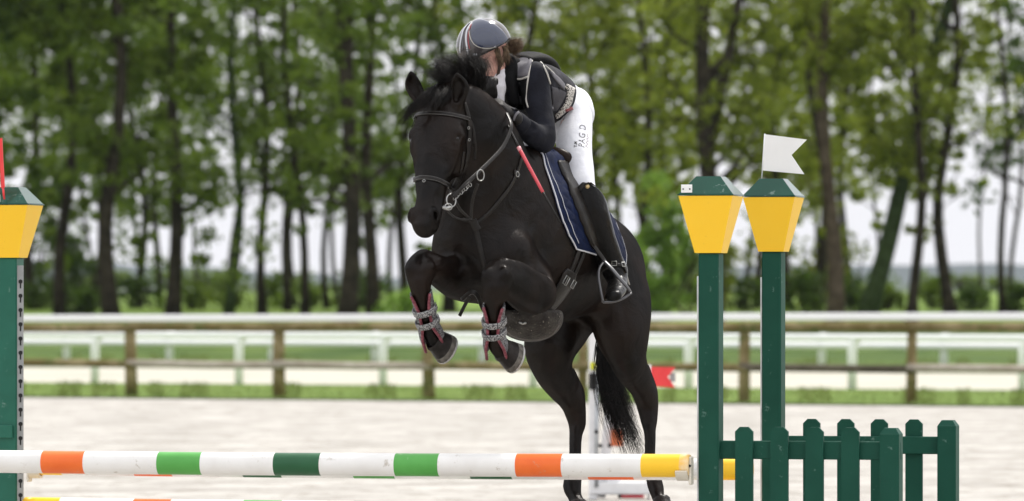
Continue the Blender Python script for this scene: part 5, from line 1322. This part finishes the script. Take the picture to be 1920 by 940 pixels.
mb.tube(catmull(np.array([P(1131, 567, 25.880), P(1150, 566, 25.890), P(1168, 560, 25.910), P(1183, 550, 25.940)]), 5), .010, 8, flat=.6); mb.build('iron', M_iron, st, True)

# --- whip, held in the left hand
whip = thing('riding_crop', 'thin black crop with a bright pink red section in rider hand', 'riding crop', tuple(P(1000, 330, 25.5)))
wp = np.array([P(952, 236, 25.56), P(972, 276, 25.50), P(1018, 361, 25.42), P(1036, 392, 25.40), P(1052, 420, 25.40)])
mb = MB(); mb.tube(catmull(wp[[0, 1]], 4), .007, 8); mb.build('handle', M_leather, whip, True)
mb = MB(); mb.tube(catmull(wp[[1, 2]], 6), np.linspace(.0088, .0075, 7), 10); mb.build('grip', mat('coral_red_grip', (0.56, 0.055, 0.075), .4, (0.62, 0.09, 0.11), 20), whip, True)
mb = MB(); mb.tube(catmull(wp[[1, 2]], 6)[:2] * .5 + catmull(wp[[1, 2]], 6)[:1] * .5, np.array([.0098, .0098]), 10); mb.build('ferrule', mat('pale_pink', (.7, .3, .32), .5), whip, True)
mb = MB(); mb.tube(catmull(wp[2:], 6), np.linspace(.006, .003, 13), 8); mb.build('shaft', M_leather, whip, True)
# ================================================================== THE JUMP (oxer)
JY = math.radians(13.5)
jx = np.array([math.cos(JY), -math.sin(JY), 0]); jy = np.array([math.sin(JY), math.cos(JY), 0]); jz = np.array([0, 0, 1.])
RJ = np.stack([jx, jy, jz], 1)
M_green = mat('dark_green_paint', (0.006, 0.056, 0.036), .55, (0.008, 0.066, 0.043), 6, spec=.16, bump=.08, bscale=40, dirt=((0.09, 0.17, 0.14), 15.0, 0.615))
M_green_l = mat('lighter_green_paint', (0.010, 0.100, 0.066), .42, (0.014, 0.12, 0.08), 6, spec=.3, bump=.08, bscale=40, dirt=((0.12, 0.22, 0.18), 15.0, 0.615))  # lighter version of the green, for the left wing
M_gloss = mat('glossy_green_top', (0.006, 0.056, 0.036), .13, (0.008, 0.066, 0.043), 6, spec=.3, coat=.12, dirt=((0.16, 0.24, 0.21), 22.0, 0.62))
M_yellow = mat('yellow_paint', (0.92, 0.55, 0.022), .45, (0.93, 0.57, 0.03), 5, spec=.35, bump=.05, bscale=30, dirt=((0.45, 0.22, 0.03), 11.0, 0.64))
M_wp = mat('white_pole_paint', (0.80, 0.79, 0.77), .38, (0.74, 0.725, 0.70), 7, spec=.4, bump=.05, bscale=40, dirt=((0.52, 0.48, 0.43), 12.0, 0.60))
M_or = mat('orange_paint', (0.78, 0.135, 0.018), .40, (0.82, 0.16, 0.025), 8, spec=.4, bump=.05, bscale=40, dirt=((.5, .3, .2), 15.0, .63))
M_gl = mat('bright_green_paint', (0.080, 0.34, 0.062), .40, (0.095, 0.38, 0.075), 8, spec=.4, bump=.05, bscale=40, dirt=((.3, .5, .25), 15.0, .63))
M_gd = mat('deep_green_paint', (0.010, 0.085, 0.030), .40, (0.014, 0.10, 0.037), 8, spec=.4, bump=.05, bscale=40, dirt=((.2, .3, .2), 15.0, .63))
M_cup = mat('cream_plastic', (0.70, 0.65, 0.55), .45, (0.62, 0.57, 0.48), 12)
M_track_w = mat('white_track_strip', (0.62, 0.63, 0.63), .5, (0.5, 0.51, 0.51), 20)
M_track_g = mat('grey_keyhole_track', (0.30, 0.31, 0.31), .45, (0.24, 0.25, 0.25), 15)
M_hole = mat('black_keyhole', (0.008, 0.008, 0.008), .8)
M_flag = mat('white_flag_plastic', (0.84, 0.84, 0.83), .45, (0.80, 0.80, 0.79), 10)
M_red = mat('red_flag_plastic', (0.72, 0.035, 0.04), .45, (0.78, 0.05, 0.05), 10)

def line_pt(p0, px):
    """where the sight line of column px meets the vertical plane through p0 along the jump"""
    c = (px - 960) / FPX; # x = c*D ; p0 + t*jx
    t = (c * p0[1] - p0[0]) / (jx[0] - c * jx[1]); return p0 + jx * t

def frustum(mb, c, z0, z1, a0, a1, bev=.0, shift=0):
    """four-sided frustum, half widths a0 (bottom), a1 (top)"""
    V = [];
    for z, a in ((z0, a0), (z1, a1)):
        for (u, v) in ((-1, -1), (1, -1), (1, 1), (-1, 1)): V.append(c + jx * a[0] * u + jy * a[1] * v + jz * z)
    mb.add(V, [(0, 1, 5, 4), (1, 2, 6, 5), (2, 3, 7, 6), (3, 0, 4, 7), (0, 3, 2, 1), (4, 5, 6, 7)]); return mb

def lab(name, l, cat, loc, g=None):
    return thing(name, l, cat, tuple(loc), 0, g)

def picket(mb, c, z0, z1, w, th):
    h = w / 2; k = w * .26
    poly = [(-h, z0), (h, z0), (h, z1 - k), (h - k, z1), (-h + k, z1), (-h, z1 - k)]
    mb.prism(poly, c, jx, jy, jz, th)

def post_panel(base, label, picks, pz, rail_z, end_px, rail_side, name='jump_wing', flagged=None, plate=None, track_side=-1, keyhole=False, green=None, top=1.785, cap_h=.345):
    """wing of the jump: green post, yellow cap with green hipped top, picket panel"""
    gm = green or M_green
    t = lab(name, label, 'jump stand', base, 'green and yellow jump wings')
    c = np.array([base[0], base[1], 0.])
    mb = MB(); mb.box(c + jz * (top / 2 + .0), (.092, .115, top), RJ, bev=.006); mb.build('post', gm, t)
    cap = MB(); frustum(cap, c, top - .002, top + .252, (.060, .069), (.123, .122)); cp = cap.build('cap', M_yellow, t)
    mb = MB(); frustum(mb, c, top + .2545, top + .2605, (.127, .126), (.127, .126)); frustum(mb, c, top + .2606, top + .340, (.123, .122), (.055, .060)); mb.build('hipped_top', M_gloss, t)
    if plate is not None:
        mb = MB(); mb.box(c + jx * plate + jz * (top + .284) - jy * .124, (.050, .004, .036), RJ, bev=.001); pl = mb.build('screw_plate', M_flag, t)
        for s_ in (-1, 1):
            mb = MB(); q = c + jx * (plate + s_ * .015) + jz * (top + .282) - jy * .1265; mb.tube(np.array([q, q - jy * .003]), .0035, 8); mb.build('screw', M_hole, pl, True)
    # strip carrying the cups, along the post
    if track_side:
        z1 = 1.68 if not keyhole else 1.74
        mb = MB(); mb.box(c + jx * (.046 + .0045) * track_side - jy * .02 + jz * z1 / 2, (.008, .050, z1), RJ)
        mb.build('cup_track', M_track_w, t)
    if keyhole:
        mb = MB(); mb.box(c + jx * (.046 + .017) - jy * .048 + jz * .87, (.032, .004, 1.74), RJ, bev=.001); ktr = mb.build('keyhole_track', M_track_g, t)
        i = 0; z = .42
        while z < 1.72:
            mb = MB(); q = c + jx * (.046 + .0185) - jy * .0508 + jz * z
            mb.tube(np.array([q, q - jy * .0015]), .0105, 10); mb.build('keyhole', M_hole, ktr)
            mb = MB(); mb.box(q - jz * .016 - jy * .0008, (.0065, .002, .034), RJ); mb.build('keyhole_slot', M_hole, ktr); z += .069
        mb = MB(); mb.box(c - jx * .02 + jz * .935 - jy * .066, (.10, .014, .062), RJ, bev=.003); mb.build('bracket', gm, t)
    # picket panel
    if picks:
        yoff = -.030 if rail_side > 0 else .030
        for i, px in enumerate(picks):
            q = line_pt(c - jy * (.0), px)
            last = i == len(picks) - 1
            mb = MB()
            if last:
                mb.box(q + jz * (pz / 2), (.088, .105, pz - .05), RJ, bev=.004); frustum(mb, q, pz - .0262, pz - .002, (.042, .050), (.026, .034)); mb.build('end_post', gm, t)
            else:
                picket(mb, q + jy * yoff, .10, pz, .080, .022); mb.build('picket', gm, t)
        e = line_pt(c, end_px)
        for z in ((rail_z, .28)):
            a = c + jx * .030 * 1 + jy * (yoff + rail_side * .0255); b_ = e + jy * (yoff + rail_side * .0255); m = (a + b_) / 2
            mb = MB(); mb.box(m + jz * z, (np.linalg.norm(b_ - a), .026, .082), RJ, bev=.004); mb.build('panel_rail', gm, t)
        mb = MB(); mb.box(c + jz * .05, (.09, .75, .10), RJ, bev=.006); mb.build('foot', gm, t)
        mb = MB(); mb.box(line_pt(c, picks[-1]) + jz * .05, (.09, .75, .10), RJ, bev=.006); mb.build('foot', gm, t)
    else:
        mb = MB(); mb.box(c + jz * .05, (.09, .75, .10), RJ, bev=.006); mb.build('foot', gm, t)
    return t, c

pA = P(1333, 560, 25.02); pB = P(1450.5, 560, 26.30)
wA, cA = post_panel((pA[0], pA[1], 0), 'nearer right wing, green post under yellow cap with small screw plate', [1398, 1464, 1530, 1597, 1671], 1.008, .905, 1690, 1, plate=-.085)
wB, cB = post_panel((pB[0], pB[1], 0), 'farther right wing, green post under the yellow cap that carries the white flag', [1520, 1584, 1647, 1712, 1778], 1.015, .895, 1786, -1, top=1.802)
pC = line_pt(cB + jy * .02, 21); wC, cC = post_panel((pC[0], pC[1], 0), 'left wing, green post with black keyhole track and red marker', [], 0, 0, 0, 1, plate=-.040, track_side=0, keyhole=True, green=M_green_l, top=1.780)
# flags
fl = lab('marker_flag', 'white swallow tailed flag on the farther yellow cap', 'flag', cB + jz * 2.05)
fp_ = [(1434, 252), (1513, 262), (1484, 291), (1508, 327), (1430, 320)]
def on_plane(px, py, c0):
    q = line_pt(c0, px); D = q[1]; q = q.copy(); q[2] = H - (py - YH) * D / FPX; return q
V = [on_plane(x, y, cB) for x, y in fp_]; V = [v - jy * .002 for v in V] + [v + jy * .002 for v in V]
mesh_obj('cloth', V, [(0, 1, 2, 3, 4), (9, 8, 7, 6, 5)] + [(i, (i+1) % 5, (i+1) % 5 + 5, i + 5) for i in range(5)], M_flag, fl)
mb = MB(); mb.tube(np.array([on_plane(1434, 251, cB), on_plane(1428, 338, cB)]), .006, 6, flat=.5); mb.build('stick', M_flag, fl, True)
fr_ = lab('marker_flag', 'thin red marker blade on top of the left wing', 'flag', cC + jz * 2.0)
V = [on_plane(x, y, cC - jy * .128) for x, y in ((-34, 262), (4, 259), (6, 300), (9, 352), (2, 353), (0, 302), (-30, 305))]; V = [v - jy * .003 for v in V] + [v + jy * .003 for v in V]; n = 7
mesh_obj('cloth', V, [tuple(range(n)), tuple(range(2*n-1, n-1, -1))] + [(i, (i+1) % n, (i+1) % n + n, i + n) for i in range(n)], M_red, fr_)
mb = MB(); mb.tube(np.array([on_plane(5.5, 352, cC - jy*.129), on_plane(8, 374, cC - jy*.129)]), .005, 6); mb.build('stick', M_red, fr_, True)

# poles: one smooth cylinder, painted in bands that butt end to end
def pole(name, label, p_right, bands, r, caps_mat=None, left_mat=None):
    """bands: (photo column start, end, material) read on the pole; built as one rod of painted lengths"""
    t = lab(name, label, 'jump pole', p_right, 'striped jump poles'); n = 28
    ts = []
    def tt(px): return float((line_pt(p_right, px) - p_right) @ jx)
    x0, x1 = tt(bands[0][0]), tt(bands[-1][1]); mats = []; rings = [x0] ; mi = []
    for (a, b_, m) in bands:
        if m not in mats: mats.append(m)
        q0, q1 = rings[-1], tt(b_)
        for k in range(1, 5): rings.append(q0 + (q1 - q0) * k / 4); mi.append(mats.index(m))
    g = np.random.default_rng(int(abs(p_right[2]) * 1000)); V = []
    # bowed a little by its weight, as timber poles are
    for s in rings:
        u = (s - x0) / (x1 - x0); sag = -.006 * math.sin(math.pi * u)
        V += [p_right + jx * s + jy * (math.cos(a) * r) + jz * (math.sin(a) * r + sag) for a in np.linspace(0, 2*math.pi, n + 1)[:-1]]
    F = []; M = []
    for i in range(len(rings)-1):
        for j in range(n): F.append((i*n+j, i*n+(j+1) % n, (i+1)*n+(j+1) % n, (i+1)*n+j)); M.append(mi[i])
    # rounded ends
    nv = len(V)
    for s, base, sg in ((x0, 0, -1), (x1, (len(rings)-1)*n, 1)):
        st = len(V); V += [p_right + jx * (s + sg * .006) + jy * (math.cos(a) * r * .9) + jz * (math.sin(a) * r * .9) for a in np.linspace(0, 2*math.pi, n + 1)[:-1]]
        for j in range(n): F.append((base+j, base+(j+1) % n, st+(j+1) % n, st+j)); M.append(mi[0] if sg < 0 else mi[-1])
        F.append(tuple(st + j for j in range(n))); M.append(mi[0] if sg < 0 else mi[-1])
    o = mesh_obj('rod', V, F, None, t)
    for m in mats: o.data.materials.append(m)
    for p, k in zip(o.data.polygons, M): p.material_index = k; p.use_smooth = len(p.vertices) == 4
    return t
rA = line_pt(cA - jy * .085, 1298); rA[2] = H - (873.5 - YH) * rA[1] / FPX
M_yf = mat('worn_yellow_paint', (0.86, 0.52, 0.12), .5, (0.84, 0.66, 0.40), 14, ramp=(.4, .6))
pole('jump_pole', 'near top pole, white with orange, light green, dark green and yellow bands', rA,
     [(-330, -240, M_yellow), (-240, -135, M_wp), (-135, 82, M_wp), (82, 161, M_or), (161, 299, M_wp), (299, 380, M_gl), (380, 517, M_wp), (517, 603, M_gd), (603, 743, M_wp), (743, 825, M_gl), (825, 970, M_wp), (970, 1056, M_or), (1056, 1205, M_wp), (1205, 1277, M_yellow), (1277, 1292, M_yf)], .0520)
rB = line_pt(cB - jy * .085, 1402); rB[2] = H - (880.5 - YH) * rB[1] / FPX
pole('jump_pole', 'far top pole mostly hidden behind the near striped pole', rB,
     [(56, 118, M_yellow), (118, 254, M_wp), (254, 325, M_or), (325, 458, M_wp), (458, 530, M_gd), (530, 665, M_wp), (665, 742, M_gl), (742, 884, M_wp), (884, 962, M_gd), (962, 1105, M_wp), (1105, 1190, M_or), (1190, 1322, M_wp), (1322, 1398, M_yellow), (1398, 1408, M_yf)], .0505)
rC = rB.copy(); rC[2] = rB[2] - .209
pole('jump_pole', 'lower pole at the bottom edge with yellow, orange and light green bands', rC,
     [(48, 115, M_yellow), (115, 253, M_wp), (253, 323, M_or), (323, 458, M_wp), (458, 530, M_gl), (530, 665, M_wp), (665, 742, M_gd), (742, 884, M_wp), (884, 962, M_gl), (962, 1105, M_wp), (1105, 1190, M_or), (1190, 1322, M_wp), (1322, 1408, M_yellow)], .0505)
# cups
def cup(p, label, side=1):
    t = lab('pole_cup', label, 'pole cup', p, 'cream pole cups'); mb = MB()
    prof = [(-.055, -.062), (.0, -.072), (.052, -.058), (.056, -.040), (.0, -.056), (-.050, -.050)]
    q = p.copy(); mb.prism(prof, q - jx * side * .0, jy, jx, jz, .05) if False else None
    a = np.linspace(math.pi * 1.12, math.pi * 1.88, 12); V = []
    for s in (-.042, .012):
        for rr in (.0555, .068): V += [p + jx * s * side + jy * math.cos(q_) * rr + jz * math.sin(q_) * rr for q_ in a]
    n = 12; F = []
    for i in range(n-1): F += [(i, i+1, n+i+1, n+i), (2*n+i, 3*n+i, 3*n+i+1, 2*n+i+1), (i, 2*n+i, 2*n+i+1, i+1), (n+i, n+i+1, 3*n+i+1, 3*n+i)]
    F += [(0, n, 3*n, 2*n), (n-1, 3*n-1, 4*n-1, 2*n-1)]; mb.add(V, F); mb.build('saddle', M_cup, t)
    mb = MB(); mb.box(p + jx * side * .019 - jz * .022, (.012, .060, .125), RJ, bev=.004); mb.build('back_plate', M_cup, t)
    mb = MB(); q = p + jx * side * .020 - jy * .031 + jz * .0; mb.tube(np.array([q, q - jy * .004]), .006, 8); mb.build('pin', M_hole, t, True)
    return t
cup(line_pt(rA, 1288) * [1, 1, 0] + [0, 0, rA[2]], 'cream cup holding the near top pole on the nearer wing')
cup(line_pt(rB, 1400) * [1, 1, 0] + [0, 0, rB[2]], 'cream cup holding the far top pole on the farther wing')
cup(line_pt(rB, 62) * [1, 1, 0] + [0, 0, rB[2]], 'cream cup under the pole end at the left wing', -1)

# ================================================================== SECOND JUMP, BEHIND
M_wj = mat('white_jump_paint', (0.74, 0.74, 0.75), .5, (0.66, 0.66, 0.67), 8)
DB = 44.0
def q2(px, py, d=0.0): return P(px, py, DB + d)
gz = lambda px: q2(px, 0) * [1, 1, 0]
s2 = lab('jump_stand', 'white jump stand with black fittings behind the horse tail', 'jump stand', gz(1125))
def bar(name, a, b_, w, m, parent, flat=1.0):
    mb = MB(); mb.tube(np.array([a, b_]), w, 4 if flat == 1.0 else 8, flat=flat, up=(.7, .7, 0)); return mb.build(name, m, parent)
zz = lambda px, z: np.array([*(gz(px)[:2]), z])
mb = MB(); mb.box(zz(1112, .72), (.068, .07, 1.44), bev=.006); mb.build('upright', M_wj, s2)
mb = MB(); mb.box(zz(1136, .38) + [0, .05, 0], (.085, .05, .74), bev=.005, R=np.array([[math.cos(.12), 0, math.sin(.12)], [0, 1, 0], [-math.sin(.12), 0, math.cos(.12)]])); mb.build('slanted_board', M_wj, s2)
mb = MB(); mb.tube(np.array([zz(1118, .1) + [0, -.06, 0], zz(1120, 1.0) + [0, -.06, 0]]), .016, 8); mb.build('rod', mat('grey_metal_rod', (.4, .42, .44), .4, metallic=.5), s2, True)
mb = MB(); mb.box(zz(1113, .93) + [0, -.05, 0], (.075, .05, .13), bev=.01); mb.build('black_clamp', M_hole, s2)
mb = MB(); mb.box(zz(1112, 1.05) + [0, -.05, 0], (.045, .03, .06), bev=.008); mb.build('yellow_tab', mat('lime_yellow_plastic', (.62, .62, .03), .5), s2)
for (x, y) in ((1118, 810), (1126, 836), (1143, 836), (1162, 931)):
    mb = MB(); c = q2(x, y, -.10); mb.tube(np.array([c, c + [0, .03, 0]]), .016, 10); mb.build('knob', M_hole, s2, True)
mb = MB(); mb.box(q2(1157, 821), (.10, .03, .135), bev=.004); mb.build('orange_panel', mat('rust_orange_panel', (.55, .14, .05), .5), s2)
V = [q2(x, y) for x, y in ((1128, 905), (1205, 905), (1215, 940), (1110, 940))]
mb = MB(); mb.box(zz(1165, .09), (.50, .10, .10), bev=.01); mb.build('foot', M_wj, s2)
mb = MB(); mb.box(zz(1150, .24) + [0, .02, 0], (.12, .06, .22), bev=.01); mb.build('gusset', M_wj, s2)
rp = lab('red_block', 'low red block lying beneath the far jump', 'jump block', q2(1184, 915))
mb = MB(); mb.box(q2(1185, 922, .4), (.19, .10, .115), bev=.01); mb.build('block', mat('crimson_paint', (.42, .02, .04), .5), rp)
rf = lab('marker_flag', 'red swallow tailed flag on far jump right of the hind leg', 'flag', gz(1226))
V = [q2(x, y) for x, y in ((1219, 688), (1267, 689), (1252, 707), (1266, 727), (1219, 724))]; V = V + [v + [0, .006, 0] for v in V]
mesh_obj('cloth', V, [(0, 1, 2, 3, 4), (9, 8, 7, 6, 5)] + [(i, (i+1) % 5, (i+1) % 5 + 5, i + 5) for i in range(5)], M_red, rf)
mb = MB(); mb.tube(np.array([q2(1218, 684), zz(1216, .0)]), .010, 8); mb.build('pole', M_wj, rf, True)
mb = MB(); mb.box(q2(1261, 708, .03), (.045, .01, .07)); mb.build('grey_tip', mat('grey_plastic', (.30, .33, .33), .5), rf)
# ================================================================== AIR
def haze_box():
    lo = np.array([-1250., -45., -7.]); hi = np.array([1250., 4300., 60.])
    V = [[(lo, hi)[i][0], (lo, hi)[j][1], (lo, hi)[k][2]] for i in (0, 1) for j in (0, 1) for k in (0, 1)]
    F = [(0, 1, 3, 2), (4, 6, 7, 5), (0, 4, 5, 1), (2, 3, 7, 6), (0, 2, 6, 4), (1, 5, 7, 3)]
    m = bpy.data.materials.new('thin_haze'); m.use_nodes = True; t = m.node_tree; t.nodes.clear()
    o = t.nodes.new('ShaderNodeOutputMaterial'); v = t.nodes.new('ShaderNodeVolumePrincipled')
    v.inputs['Color'].default_value = (.86, .90, .97, 1); v.inputs['Density'].default_value = .00005; v.inputs['Anisotropy'].default_value = 0.0
    t.links.new(v.outputs[0], o.inputs['Volume'])
    h = mesh_obj('haze', V, F, m); h['kind'] = 'stuff'
haze_box()
